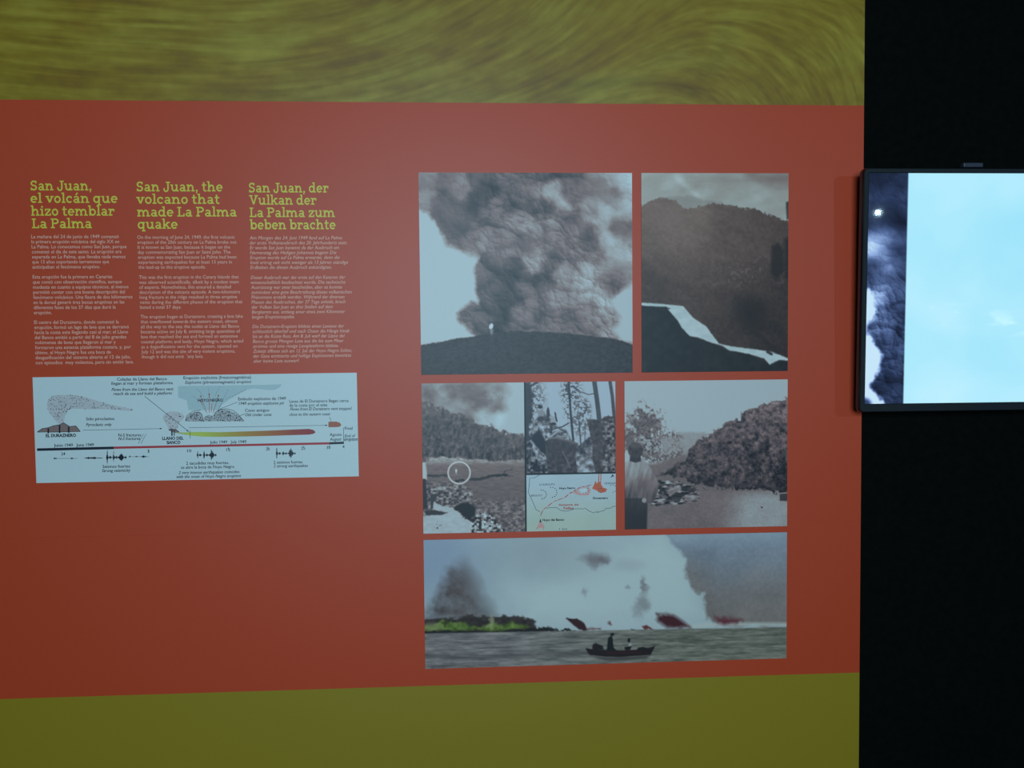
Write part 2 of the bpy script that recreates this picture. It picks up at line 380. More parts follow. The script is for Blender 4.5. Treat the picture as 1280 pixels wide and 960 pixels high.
def heading(lines, label):
    b = MB(); y = -0.00030; k = 0
    for body, px0, px1, py in lines:
        x0, z = at(px0, py); x1, _ = at(px1, py-4)
        adv = sum(GL[c][0] for c in body)-0.02; sx = (x1-x0)/adv; sz = 0.0305
        p = 0
        for c in body:
            a, prims = GL[c]
            for q in prims:
                k += 1; yy = y-0.00002*(k % 7)
                T = lambda u, v: (x0+(p+u)*sx, z+v*sz)
                if q[0] == 'b': b.poly([T(q[1], q[2]), T(q[3], q[2]), T(q[3], q[4]), T(q[1], q[4])], yy)
                elif q[0] == 's':
                    (u0, v0), (u1, v1) = q[1]; d = np.hypot(u1-u0, v1-v0); nx, ny = -(v1-v0)/d*q[2]/2, (u1-u0)/d*q[2]/2
                    b.poly([T(u0-nx, v0-ny), T(u1-nx, v1-ny), T(u1+nx, v1+ny), T(u0+nx, v0+ny)], yy)
                else:
                    _, cx, cy, rx, ry, a0, a1, ww = q; n = max(5, int(abs(a1-a0)/20))
                    an = [math.radians(a0+(a1-a0)*i/n) for i in range(n+1)]
                    for i in range(n):
                        pr = lambda t, s_: T(cx+(rx+s_*ww/2)*math.cos(t), cy+(ry+s_*ww/2)*math.sin(t))
                        b.poly([pr(an[i], -1), pr(an[i], 1), pr(an[i+1], 1), pr(an[i+1], -1)], yy)
            p += a
    o = b.build('heading', M['lime'], panel); o['label'] = label
heading([('San Juan,', 37.7, 115, 238), ('el volcán que', 38, 147.2, 253.6), ('hizo temblar', 38.8, 142.9, 269.6), ('La Palma', 39.8, 115, 285.3)], 'lime slab-serif Spanish heading')
heading([('San Juan, the', 170.2, 278.5, 239.2), ('volcano that', 170.6, 274.8, 254.8), ('made La Palma', 171.4, 296, 270.7), ('quake', 172, 222.3, 286)], 'lime slab-serif English heading')
heading([('San Juan, der', 310.6, 410.3, 240.6), ('Vulkan der', 311.5, 395.3, 255.9), ('La Palma zum', 311.8, 418.8, 271.4), ('beben brachte', 312.4, 419.7, 286.7)], 'lime slab-serif German heading')

# ---- body text: (first line start px, last line start px, first baseline, last baseline, lines with their right ends)
ES = [(39.3, 40.6, 297.9, 335.7, [('La mañana del 24 de junio de 1949 comenzó', 148.7), ('la primera erupción volcánica del siglo XX en', 149.2), ('La Palma. Lo conocemos como San Juan, porque', 158.2), ('comenzó el día de este santo. La erupción era', 152), ('esperada en La Palma, que llevaba nada menos', 156.9), ('que 13 años soportando terremotos que', 136.3), ('anticipaban el fenómeno eruptivo.', 125.4)]),
      (41, 42.5, 348.2, 392.8, [('Esta erupción fue la primera en Canarias', 140.5), ('que contó con observación científica, aunque', 152.5), ('modesta en cuanto a equipos técnicos, al menos', 160.7), ('permitió contar con una buena descripción del', 156.3), ('fenómeno volcánico. Una fisura de dos kilómetros', 165.6), ('en la dorsal generó tres bocas eruptivas en las', 155.6), ('diferentes fases de los 37 días que duró la', 144.8), ('erupción.', 65)]),
      (42.9, 44.8, 405, 455.4, [('El centro del Duraznero, donde comenzó la', 148.7), ('erupción, formó un lago de lava que se derramó', 161.3), ('hacia la costa este llegando casi al mar; el Llano', 160.2), ('del Banco emitió a partir del 8 de julio grandes', 158), ('volúmenes de lavas que llegaron al mar y', 144.8), ('formaron una extensa plataforma costera, y, por', 164), ('último, el Hoyo Negro fue una boca de', 138.8), ('desgasificación del sistema abierta el 12 de julio,', 163.7), ('con episodios  muy violentos, pero sin emitir lava.', 167.3)])]
EN = [(171.7, 173.2, 298.6, 336, [('On the morning of June 24, 1949, the first volcanic', 293.6), ('eruption of the 20th century on La Palma broke out.', 296.5), ('It is known as San Juan, because it began on the', 287.7), ('day commemorating San Juan or Saint John. The', 288.3), ('eruption was expected because La Palma had been', 295.7), ('experiencing earthquakes for at least 13 years in', 289.9), ('the lead-up to this eruptive episode.', 257.3)]),
      (173.8, 175.2, 348.6, 386.1, [('This was the first eruption in the Canary Islands that', 298.5), ('was observed scientifically, albeit by a modest team', 298.5), ('of experts. Nonetheless, this ensured a detailed', 288.7), ('description of the volcanic episode. A two-kilometre', 300), ('long fracture in the ridge resulted in three eruptive', 296.5), ('vents during the different phases of the eruption that', 303.2), ('lasted a total 37 days.', 226.8)]),
      (175.8, 177, 398, 448, [('The eruption began at Duraznero, creating a lava lake', 303.6), ('that overflowed towards the eastern coast, almost', 297.1), ('all the way to the sea; the outlet at Llano del Banco', 299.2), ('became active on July 8, emitting large quantities of', 300.4), ('lava that reached the sea and formed an extensive', 297.3), ('coastal platform; and lastly, Hoyo Negro, which acted', 304.1), ('as a degasification vent for the system, opened on', 296.9), ('July 12 and was the site of very violent eruptions,', 294.2), ("though it did not emit  'any lava.", 254.3)])]
DE = [(312, 313, 299.4, 336.3, [('Am Morgen des 24. Juni 1949 fand auf La Palma', 427.6), ('der erste Vulkanausbruch des 20. Jahrhunderts statt.', 433.9), ('Er wurde San Juan benannt da der Ausbruch am', 424), ('Namenstag des Heiligen Johannes begann Die', 420.4), ('Eruption wurde auf La Palma erwartet, denn die', 424.6), ('Insel ertrug seit nicht weniger als 13 Jahren ständige', 435.1), ('Erdbeben die diesen Ausbruch ankündigten.', 414.8)]),
      (313.4, 315, 348.9, 398.2, [('Dieser Ausbruch war der erste auf den Kanaren der', 431.8), ('wissenschaftlich beobachtet wurde. Die technische', 431.8), ('Ausrüstung war zwar bescheiden, aber es konnte', 427.6), ('zumindest eine gute Beschreibung dieses vulkanischen', 439.9), ('Phänomens erstellt werden. Während der diversen', 430.6), ('Phasen des Ausbruches, der 37 Tage anhielt, brach', 431.8), ('der Vulkan San Juan an drei Stellen auf dem', 416.2), ('Bergkamm aus, entlang einer etwa zwei Kilometer', 431.5), ('langen Eruptionsspalte.', 368.5)]),
      (315.5, 316.8, 410.2, 453.3, [('Die Duraznero-Eruption bildete einen Lavasee der', 430.3), ('schliesslich überlief und nach Osten die Hänge hinab', 436.9), ('bis an die Küste floss. Am 8. Juli warf der Llano del', 431), ('Banco grosse Mengen Lava aus die bis zum Meer', 429.8), ('strömte und eine riesige Lavaplattform bildete.', 423.3), ('Zuletzt öffnete sich am 12. Juli der Hoyo Negro Schlot,', 439.7), ('der Gase emittierte und heftige Explosionen bewirkte', 438.9), ('aber keine Lava auswarf.', 374.1)])]
for lang, colm, it in (('Spanish', ES, False), ('English', EN, False), ('German', DE, True)):
    for n, (xa, xb, ya, yb, ls) in enumerate(colm):
        tb = TextBlock('paragraph', M['pale'], panel, f'{("first", "second", "third")[n]} pale {lang} paragraph')
        for i, (body, xe) in enumerate(ls):
            t = i/(len(ls)-1); xs = xa+(xb-xa)*t; py = ya+(yb-ya)*t
            x0, z = at(xs, py); x1, _ = at(xe, py)
            text_line(tb, body, x0, x1, z, 0.0112, -0.0004, it, 0.004 if lang == 'Spanish' else 0.0)

# ------------------------------------------------------------------ the photographs
F_Y, B_Y = -0.0030, -0.0008
PR_Z = {'ptop': Z(0.4016), 'r1bot': Z(-0.0564), 'r2top': Z(-0.0764), 'r2bot': Z(-0.4226), 'r3top': Z(-0.4371), 'r3bot': Z(-0.7388)}
XA, XB, XC, XD = -0.1017, 0.3858, 0.4073, 0.7522
XE = at(780.6, 570)[0]; XF = at(769.3, 570)[0]; XG0 = at(655.6, 570)[0]; XG1 = at(657.6, 570)[0]
RES = 1.15

def paint_plume():
    px, py = quad_px([(522, 216.8), (790.2, 216.8), (789.9, 467), (526.8, 468.7)], RES)
    X = (px-515)*3.554; Y = (py-205)*3.554
    wx = X+(fbm(X/60, Y/60, 4, 2)-.5)*46; wy = Y+(fbm(X/60, Y/60, 4, 5)-.5)*46
    T = [(60,60,.55),(150,60,.5),(200,120,.55),(300,60,.35),(330,110,.2),(420,70,.38),(520,70,.36),(620,60,.3),(720,60,.35),(800,60,.6),(900,70,.8),(960,70,.88),
         (60,150,.6),(120,170,.38),(200,200,.35),(280,180,.22),(290,220,.17),(400,150,.4),(480,130,.4),(560,120,.5),(700,130,.4),(760,110,.45),(850,130,.62),(900,150,.5),(960,150,.8),
         (140,260,.35),(200,300,.33),(250,350,.38),(260,260,.4),(330,220,.42),(380,200,.42),(430,215,.26),(500,180,.36),(580,210,.3),(660,250,.38),(720,230,.38),(780,215,.6),(850,230,.82),(930,200,.75),(930,290,.5),(960,320,.45),
         (300,320,.5),(270,320,.6),(380,300,.42),(440,250,.54),(500,245,.56),(560,280,.5),(640,280,.58),(680,330,.45),(740,300,.45),(790,330,.3),(850,330,.78),(900,380,.82),(960,380,.82),(770,380,.3),
         (380,390,.44),(450,370,.46),(520,350,.45),(600,350,.42),(680,380,.38),(740,390,.45),(820,420,.5),(880,440,.65),(950,460,.65),
         (310,450,.38),(380,460,.33),(450,460,.26),(550,440,.58),(620,430,.33),(700,440,.52),(760,430,.64),(800,470,.66),(860,500,.46),(920,510,.5),
         (300,540,.35),(380,540,.3),(430,530,.16),(500,520,.35),(590,500,.2),(670,500,.56),(740,540,.68),(800,570,.66),(840,600,.72),(870,560,.4),
         (310,620,.3),(390,610,.2),(460,600,.24),(540,600,.46),(600,570,.52),(660,610,.52),(720,610,.52),(780,640,.5),(850,650,.62),(890,690,.68),
         (230,650,.38),(250,690,.4),(330,680,.33),(400,670,.2),(450,690,.46),(520,650,.46),(560,690,.33),(630,670,.46),(690,680,.4),(750,690,.42),(820,700,.56),(880,740,.6),
         (300,735,.28),(390,720,.17),(460,730,.3),(540,735,.46),(620,720,.4),(700,735,.36),(800,740,.46)]
    base = rbf(X, Y, T, 34)
    bl0 = (fbm(X/16, Y/16, 3, 71)-.5)*90
    left = pmask(X+(wx-X)*.8+.14*bl0, wy, [(0,180),(80,225),(120,300),(150,350),(210,385),(250,402),(296,412),(275,480),(285,560),(290,590),(285,618),(255,605),(230,620),(203,655),(208,690),(235,722),(255,748),(290,770),(290,860),(-40,860)], 20)
    soft = pmask(wx, wy, [(-40,170),(60,205),(110,290),(160,350),(250,400),(250,520),(-40,520)], 90)
    right = pmask(wx, wy, [(1040,500),(975,525),(905,565),(868,600),(900,650),(920,690),(905,740),(930,790),(1040,840)], 26)
    upr = np.clip(pmask(X, Y, [(760,20),(1000,20),(1000,520),(860,520),(800,330),(760,210),(720,180)], 120), 0, 1)
    upl = pmask(X, Y, [(0,20),(330,20),(300,200),(250,330),(120,330),(0,200)], 90)
    smooth = np.clip(upr+upl*.8, 0, 1)
    plume = np.clip(1-left-right, 0, 1)
    bx_ = X+(fbm(X/40, Y/40, 4, 31)-.5)*50; by_ = Y+(fbm(X/40, Y/40, 4, 37)-.5)*50
    base = rbf(bx_, by_, T, 24)
    bl_ = billow(X, Y, (105, 52, 25, 12), 11)
    g = base*1.22-.08+.19*bl_*(.5+base)
    sm = base+0.34*(fbm(X/70+fbm(X/90, Y/90, 2, 4)*1.5, Y/50, 5, 17)-.5)
    g = g*(1-smooth*.75)+sm*smooth*.75
    bright = np.maximum(emask(wx, wy, 622, 118, 46, 42, .5), pmask(wx, wy, [(590,120),(660,120),(690,180),(722,205),(710,226),(660,200),(610,165)], 40))
    g = g*(1-bright*.8)+(.82+.3*(fbm(X/30, Y/30, 4, 6)-.5)+.1*bl_)*bright*.8
    sky = .93
    g = g*(1-np.clip(left, 0, 1))+sky*left; g = g*(1-right)+.9*right
    g = np.where(soft > 0, g*(1-soft*.35)+sky*soft*.35, g)
    hill = pmask(X, Y+(fbm(X/20, Y/20, 3, 8)-.5)*10, [(0,812),(40,805),(195,778),(285,763),(345,750),(480,744),(600,750),(700,757),(800,767),(880,775),(940,793),(1010,812),(1010,1000),(0,1000)], 6)
    hg = .12+.20*(fbm(X/12, Y/7, 4, 19)-.5)+.04*fbm(X/120, Y/60, 2, 3)
    g = g*(1-hill)+hg*hill
    C = tone(g)
    wm = (plume*(1-hill)*np.clip((g-.2)*2, 0, 1)*np.clip(1.2-g, 0, 1))[..., None]
    C = C*(1-wm)+(C*np.array((1.05, 1.0, 1.0)))*wm
    man = np.maximum(emask(X+(Y-721)*.2, Y, 348, 722, 9, 13, .3), .45*emask(X, Y, 350, 745, 7, 14, .5))
    return mix(C, man, (168, 195, 210))

def paint_lake():
    px, py = quad_px([(801.2, 216.8), (985.4, 215.8), (983.5, 463), (802, 465.3)], RES)
    X = (px-795)*3.555; Y = (py-205)*3.555
    sky = .74+.16*(fbm(X/90+Y/70, Y/60-X/200, 4, 3)-.5)*2
    sky = sky-.30*pmask(X, Y, [(230,55),(470,60),(560,45),(690,40),(690,95),(600,100),(520,80),(430,85),(300,110)], 60)*fbm(X/60, Y/30, 3, 9)*1.3
    sky = sky+.16*lmask(X, Y, [(180, 60), (230, 110), (265, 135)], 20, 26)
    C = tone(sky, ((40, 42, 46), (92, 84, 84), (122, 124, 124), (136, 150, 152), (158, 180, 186)))
    C = mix(C, .5*pmask(X, Y, [(490,38),(700,30),(700,90),(600,92),(540,70)], 50), (92, 76, 76))
    hz = (fbm(X/9, Y/9, 3, 5)-.5)*22
    ridge = pmask(X, Y+hz, [(0,200),(60,165),(110,150),(170,158),(205,198),(260,192),(300,182),(350,172),(400,176),(440,188),(480,194),(530,195),(560,213),(600,224),(640,240),(720,262),(720,980),(0,980)], 7)
    far = pmask(X, Y+hz*.5, [(90,158),(150,145),(240,140),(300,160),(380,165),(380,210),(90,210)], 12)
    C = mix(C, far*.35, (95, 98, 100))
    fg = rbf(X, Y, [(40,220,.48),(120,200,.54),(250,230,.52),(400,220,.40),(560,240,.36),(660,280,.30),(60,350,.46),(180,330,.56),(250,390,.50),(350,380,.38),(450,330,.36),(560,350,.32),(60,480,.30),(180,460,.38),(300,480,.33),(420,470,.36),(520,520,.3),(640,520,.17),(60,570,.24),(180,560,.27),(320,570,.28),(450,580,.20),(560,620,.15),(320,680,.27),(400,720,.22),(500,680,.11),(600,720,.14),(440,790,.20),(620,800,.14)], 60)
    tx = fbm(X/11, Y/11, 4, 23)-.5
    fg = fg+tx*.13+.10*(fbm(X/60-Y/50, Y/40, 3, 27)-.5)
    fg = fg+.11*sst(.70, .80, vn(X/7, Y/7, 44))*sst(380, 460, Y)*(1-sst(520, 580, Y))*sst(250, 420, X)
    FC = tone(fg, ((24, 26, 31), (62, 56, 56), (98, 90, 88), (122, 118, 115), (150, 150, 150)))
    C = C*(1-ridge[..., None])+FC*ridge[..., None]
    for p, s in (([(600,360),(630,345),(655,380),(650,480),(620,512),(596,480)], 16), ([(655,330),(700,310),(700,520),(660,500)], 22), ([(664,165),(700,160),(700,245),(668,240)], 8), ([(450,610),(560,620),(560,690),(520,740),(450,690)], 70)):
        C = mix(C, .8*pmask(X, Y+hz*.6, p, s), (32, 32, 36))
    low = pmask(X, Y+hz*.25, [(0,622),(130,630),(180,690),(235,762),(330,792),(410,826),(500,843),(590,888),(640,868),(720,872),(720,990),(0,990)], 8)
    C = mix(C, low, (32, 38, 45)); C = C+((fbm(X/25, Y/25, 3, 31)-.5)*14*low)[..., None]
    lake = pmask(X, Y+hz*.15, [(0,612),(130,621),(205,628),(225,650),(250,680),(310,720),(332,752),(365,796),(420,808),(520,820),(600,832),(640,848),(690,868),(690,873),(630,868),(590,890),(565,862),(500,842),(440,831),(410,826),(380,805),(330,791),(270,768),(235,762),(200,725),(180,690),(140,645),(150,640),(130,632),(0,627)], 6)
    C = mix(C, lake, (152, 181, 192)); C = C+((fbm(X/30, Y/14, 3, 35)-.6)*24*lake)[..., None]
    return mix(C, lmask(X, Y, [(580, 832), (598, 842)], 12, 6), (48, 50, 56))

def paint_crack():
    px, py = quad_px([(527.5, 479), (655.4, 478), (656.3, 664.6), (529.6, 667)], RES*1.15)
    X = (px-520)*4.683; Y = (py-470)*4.683
    g = np.full(X.shape, .90)
    sm = pmask(X+(fbm(X/50, Y/50, 3, 3)-.5)*70, Y, [(0,20),(515,20),(530,90),(500,200),(440,280),(300,280),(0,200)], 80)
    g = g*(1-sm)+(.56+.34*(fbm(X/80, Y/60, 4, 7)-.5)*1.6)*sm
    g = g+.24*emask(X+(fbm(X/14, Y/14, 3, 9)-.5)*30, Y, 455, 122, 44, 42, .5)*(fbm(X/14, Y/14, 3, 11)-.15)
    g = g+.22*emask(X, Y, 420, 240, 75, 55, .8)
    hz = (fbm(X/16, Y/22, 4, 13)-.5)*60
    fo = pmask(X, Y+hz, [(0,140),(90,160),(200,205),(290,235),(380,282),(440,290),(490,315),(560,335),(700,365),(700,500),(0,505)], 14)
    ft = .29+.30*(fbm(X/14+Y/90, Y/20, 5, 17)-.5)*1.5+.16*(fbm(X/40, Y/25, 3, 19)-.5)+.10*sst(300, 160, Y)+.07*sst(400, 600, X)
    ft = ft-.12*sst(380, 470, Y)*(vn(X/9, Y/60, 22) > .5)+.12*sst(.66, .78, fbm(X/13, Y/8, 3, 25))
    g = g*(1-fo)+ft*fo
    gr = pmask(X, Y+(fbm(X/25, Y/25, 3, 29)-.5)*26, [(0,492),(150,470),(300,485),(420,492),(700,488),(700,960),(0,960)], 12)
    gt = .45+.16*(fbm(X/30, Y/9, 4, 33)-.5)+.55*sst(535, 470, Y)*(fbm(X/16, Y/8, 3, 37)+.1)-.05*sst(560, 680, Y)
    rough = sst(690, 760, Y+sst(345, 275, X+(fbm(X/20, Y/20, 3, 61)-.5)*80)*100)
    rk = fbm(X/15, Y/11, 4, 41); gt = gt*(1-rough)+(.43+(rk-.5)*(.75+.55*sst(420, 300, X)))*rough
    g = g*(1-gr)+gt*gr
    for pts, w_ in (([(30,582),(110,582),(190,580)], 12), ([(318,604),(380,600),(440,582),(530,577)], 15), ([(440,582),(570,582)], 5), ([(515,572),(520,555),(562,548)], 5), ([(235,612),(280,606)], 12)):
        g = g-(.30*lmask(X, Y+(fbm(X/12, Y/12, 2, 5)-.5)*10, pts, w_, 7))
    wh = pmask(X, Y+(rk-.5)*34, [(95,735),(180,760),(215,775),(270,815),(335,860),(320,925),(30,930),(30,820),(100,790)], 12)
    g = g*(1-wh)+(.86+.14*(fbm(X/25, Y/16, 4, 45)-.5))*wh
    hole = pmask(X, Y+(rk-.5)*20, [(222,770),(260,745),(300,738),(348,768),(345,850),(325,858),(285,825)], 8)
    g = g*(1-hole)+.04*hole
    st = pmask(X, Y, [(330,830),(390,795),(440,810),(520,905),(470,925),(320,920)], 20)
    g = g*(1-st)+(.52+2.6*(fbm(X/14, Y/12, 3, 49)-.5))*st
    for p, v in (([(20,500),(58,505),(66,560),(66,602),(40,600),(20,600)], .9), ([(20,600),(60,604),(66,700),(70,775),(44,780),(20,780)], .10), ([(50,790),(110,782),(188,798),(150,812),(60,815)], .14), ([(85,690),(130,690),(120,715),(104,740),(100,775),(88,770)], .18), ([(40,478),(60,480),(62,500),(40,502)], .35)):
        m = pmask(X, Y+(rk-.5)*10, p, 8); g = g*(1-m)+v*m
    g = g-.5*((fbm(X/7, Y/6, 2, 51) > .63)*emask(X, Y, 130, 875, 22, 22, .5))
    C = tone(g)
    wm = gr*(1-wh)*(1-rough*.7)
    C = C*(1+np.stack([.02*wm, -.0*wm, -.02*wm], -1))
    r = np.hypot(X-253, Y-564)
    C = mix(C, np.clip(.5+(4.2-abs(r-64))/4, 0, 1), (172, 184, 192))
    return mix(C, np.maximum(emask(X, Y, 236, 553, 5, 12, .4), .5*emask(X, Y, 236, 567, 4, 6, .4)), (170, 190, 200))

def paint_cliff():
    px, py = quad_px([(656.9, 477.9), (768.9, 477), (768.9, 590.4), (657.5, 591.2)], RES*1.25)
    X = (px-655)*8; Y = (py-474)*8
    n1 = fbm(X/24, Y/24, 4, 3); n2 = fbm(X/45, Y/40, 4, 7)
    g = np.full(X.shape, .88)
    def lay(m, v):
        nonlocal g
        g = g*(1-m)+v*m
    leaf = lambda cx, cy, rx, ry, d: emask(X, Y, cx, cy, rx, ry, .5)*sst(d, d+.12, fbm(X/17, Y/15, 4, 11))
    lay(leaf(80, 170, 130, 170, .42), .25+.4*n1); lay(pmask(X+(n1-.5)*60, Y, [(0,30),(60,30),(95,200),(80,420),(60,960),(0,960)], 26), .14+.12*n1)
    lay(lmask(X, Y, [(0, 110), (130, 30)], 22, 14), .2)
    lay(leaf(470, 120, 100, 140, .47), .28); lay(leaf(480, 300, 90, 130, .52), .34); lay(leaf(560, 380, 100, 190, .44), .42); lay(leaf(600, 300, 60, 90, .48), .38)
    lay(lmask(X, Y, [(445, 20), (462, 330), (488, 610)], 22, 8), .18); lay(lmask(X, Y, [(545, 420), (570, 740)], 14, 8), .3); lay(lmask(X, Y, [(610, 430), (600, 700)], 9, 8), .4)
    lay(lmask(X, Y, [(700, 20), (728, 220), (748, 400)], 46, 8), .22+.12*n1); lay(lmask(X, Y, [(857, 20), (880, 170), (898, 370)], 34, 8), .24+.1*n1)
    lay(lmask(X, Y, [(580, 130), (640, 155), (705, 145)], 9, 6), .25)
    rk = pmask(X, Y+(n1-.5)*60, [(50,450),(110,400),(190,330),(240,310),(330,470),(420,500),(470,600),(300,600),(120,590),(50,560)], 18)
    lay(rk, .55+1.5*(n1-.5))
    lay(emask(X, Y, 170, 345, 34, 44, .3), .62); lay(emask(X, Y, 160, 275, 24, 18, .3), .12); lay(emask(X, Y, 168, 395, 40, 26, .4), .22)
    lay(emask(X, Y, 238, 340, 16, 60, .3), .2); lay(emask(X, Y, 290, 405, 30, 36, .3), .7); lay(emask(X, Y, 290, 445, 28, 14, .3), .12); lay(lmask(X, Y, [(308, 335), (315, 375), (325, 420)], 15, 6), .14)
    lay(lmask(X, Y, [(300, 495), (380, 475), (440, 440)], 14, 6), .25); lay(lmask(X, Y, [(215, 605), (280, 560), (345, 510)], 16, 8), .75)
    gap = pmask(X, Y+(n1-.5)*40, [(510,690),(600,620),(660,560),(690,700),(690,830),(715,945),(505,945)], 20)
    lay(gap, .46+1.1*(n2-.5)+.16*sst(740, 860, Y))
    lay(pmask(X, Y+(n1-.5)*30, [(80,560),(150,500),(180,560),(230,640),(230,780),(140,700),(60,600)], 22), .08)
    low = pmask(X, Y+(n1-.5)*20, [(0,600),(70,640),(140,700),(220,790),(240,960),(0,960)], 16)
    lay(low, .24+1.5*(n1-.5)); lay(lmask(X, Y, [(90, 680), (150, 760), (215, 800)], 34, 30), .72+.8*(n1-.5))
    bl = pmask(X, Y+(n1-.5)*18, [(205,615),(280,582),(400,600),(480,615),(538,642),(515,700),(512,780),(530,960),(230,960),(215,760)], 10)
    lay(bl, .12+.22*n2+.45*(n1-.5)*(.5+.7*sst(640, 900, Y))); lay(lmask(X, Y, [(240, 590), (330, 585), (430, 615), (520, 645)], 16, 14), .5)
    lay(lmask(X, Y, [(380, 720), (420, 800), (455, 880)], 10, 8), .5)
    rr = pmask(X, Y+(n1-.5)*20, [(622,405),(770,402),(800,378),(840,368),(930,376),(930,960),(715,960),(690,850),(678,790),(680,660),(645,500)], 10)
    lay(rr, .13+.26*n2+.45*(n1-.5)); sp_ = rr*pmask(X+(n1-.5)*60, Y, [(790,420),(930,400),(930,960),(770,960),(800,700)], 50)
    lay(sp_*.9, .32+1.7*(n1-.5)+.06*sst(600, 800, Y))
    lay(lmask(X, Y, [(625, 410), (770, 405)], 10, 10)*.5, .45)
    C = tone(g, ((24, 34, 48), (56, 64, 76), (96, 104, 114), (132, 152, 168), (148, 182, 206)))
    return mix(C, (rr*.25+bl*.18), (78, 62, 62))

def paint_lavafront():
    px, py = quad_px([(780.2, 477), (983.5, 473.3), (983.9, 657.6), (781.1, 661)], RES*1.1)
    X = (px-770)*4.684; Y = (py-465)*4.684
    n1 = fbm(X/20, Y/18, 4, 3); n2 = fbm(X/70, Y/60, 3, 9); n3 = fbm(X/9, Y/9, 3, 15)
    g = np.full(X.shape, .87)
    def lay(m, v):
        nonlocal g
        g = g*(1-m)+v*m
    lay(pmask(X, Y+(n1-.5)*20, [(200,380),(400,350),(520,350),(520,520),(200,520)], 20), .66+.1*n1)
    tr = lambda cx, cy, rx, ry: sst(1.0, .45, np.hypot((X-cx)/rx, (Y-cy)/ry)+(fbm(X/16, Y/16, 4, 55)-.5)*1.5)
    lay(tr(165, 310, 110, 120), .40+.5*(n3-.5)); lay(tr(190, 430, 90, 80), .38+.5*(n3-.5)); lay(tr(75, 390, 60, 90), .42+.4*(n3-.5))
    lay(emask(X, Y, 290, 390, 90, 50, .4)*sst(.46, .58, n3), .42)
    lay(emask(X, Y, 250, 470, 140, 62, .3)*sst(.42, .55, n3), .38); lay(emask(X, Y, 230, 430, 120, 50, .5)*sst(.5, .6, n3)*.8, .85)
    gnd = pmask(X, Y+(n1-.5)*8, [(0,560),(240,530),(400,480),(600,600),(1100,640),(1100,1000),(0,1000)], 24)
    gt = .47+.12*(n3-.5)+.10*(n2-.5)+.26*sst(560, 800, X)*sst(640, 760, Y)
    lay(gnd, gt)
    sl = pmask(X, Y+(n1-.5)*52, [(230,608),(300,570),(345,538),(412,500),(420,458),(480,392),(560,352),(640,295),(728,268),(728,225),(790,216),(860,185),(930,160),(1060,148),(1060,735),(930,698),(850,680),(700,682),(620,668),(520,656),(430,642),(390,615),(300,602)], 9)
    T = rbf(X, Y, [(350,570,.2),(450,450,.28),(470,560,.24),(560,420,.32),(560,580,.26),(650,330,.3),(680,450,.34),(660,620,.22),(760,280,.34),(800,380,.36),(760,560,.22),(870,230,.4),(880,330,.36),(930,260,.36),(960,440,.38),(880,480,.26),(940,560,.1),(840,600,.16),(760,650,.16),(960,640,.14),(560,640,.2),(980,190,.45)], 70)
    lay(sl, T+.55*(n1-.5)+.30*(n3-.5)+.45*(fbm(X/48, Y/40, 5, 77)-.5))
    edge = lmask(X, Y+(n1-.5)*24, [(230, 608), (400, 625), (520, 654), (700, 680), (850, 680), (1000, 705)], 20, 14)*sl
    lay(edge*.5, .1)
    lay(emask(X, Y, 640, 668, 420, 24, .5)*sst(.58, .66, n3)*.7, .15)
    pile = pmask(X, Y+(n1-.5)*30, [(225,640),(300,625),(400,650),(480,680),(485,745),(400,765),(300,775),(200,770)], 12)
    lay(pile, .36+1.9*(fbm(X/26+Y/40, Y/10, 3, 21)-.5))
    for p in ([(290,690),(370,660),(380,680),(310,725)], [(400,715),(480,720),(480,745),(400,750)]): lay(pmask(X, Y, p, 6)*.7, .68)
    for p in ([(310,735),(350,700),(395,715),(370,755)], [(375,660),(460,680),(440,700),(380,690)]): lay(pmask(X, Y, p, 6)*.8, .1)
    lay(pmask(X, Y, [(958,712),(1010,708),(1010,755),(958,752)], 5), .2); lay(lmask(X, Y, [(965, 708), (1010, 704)], 8, 4), .6); lay(emask(X, Y, 852, 791, 6, 5, .3), .1)
    # the man seen from behind
    body = pmask(X, Y, [(20,535),(75,518),(100,508),(140,512),(175,530),(205,560),(228,610),(248,650),(244,690),(224,745),(200,768),(182,765),(178,950),(20,950)], 6)
    fold = fbm(X/16+Y/80, Y/60, 3, 33)
    sh = rbf(X, Y, [(70,560,.70),(120,550,.78),(170,560,.70),(210,610,.64),(235,660,.52),(80,640,.55),(140,640,.62),(180,640,.34),(90,710,.34),(150,700,.48),(205,700,.26),(215,740,.3),(70,720,.2)], 40)+.32*(fold-.5)
    lay(body, sh); lay(pmask(X, Y, [(20,742),(60,735),(150,738),(182,770),(178,950),(20,950)], 12), .10+.12*sst(860, 740, Y)*fold)
    lay(lmask(X, Y, [(55, 742), (150, 738)], 6, 6)*.6, .1)
    lay(pmask(X, Y, [(80,490),(142,490),(145,520),(110,528),(78,518)], 6), .16); lay(emask(X, Y, 112, 455, 44, 46, .12), .20+.2*(n1-.5)); lay(emask(X, Y, 118, 425, 40, 18, .5)*.6, .4)
    lay(emask(X, Y, 163, 748, 13, 14, .3), .7)
    C = tone(g)
    return C*(1+np.stack([.05*sl, -.005*sl, .0*sl], -1))

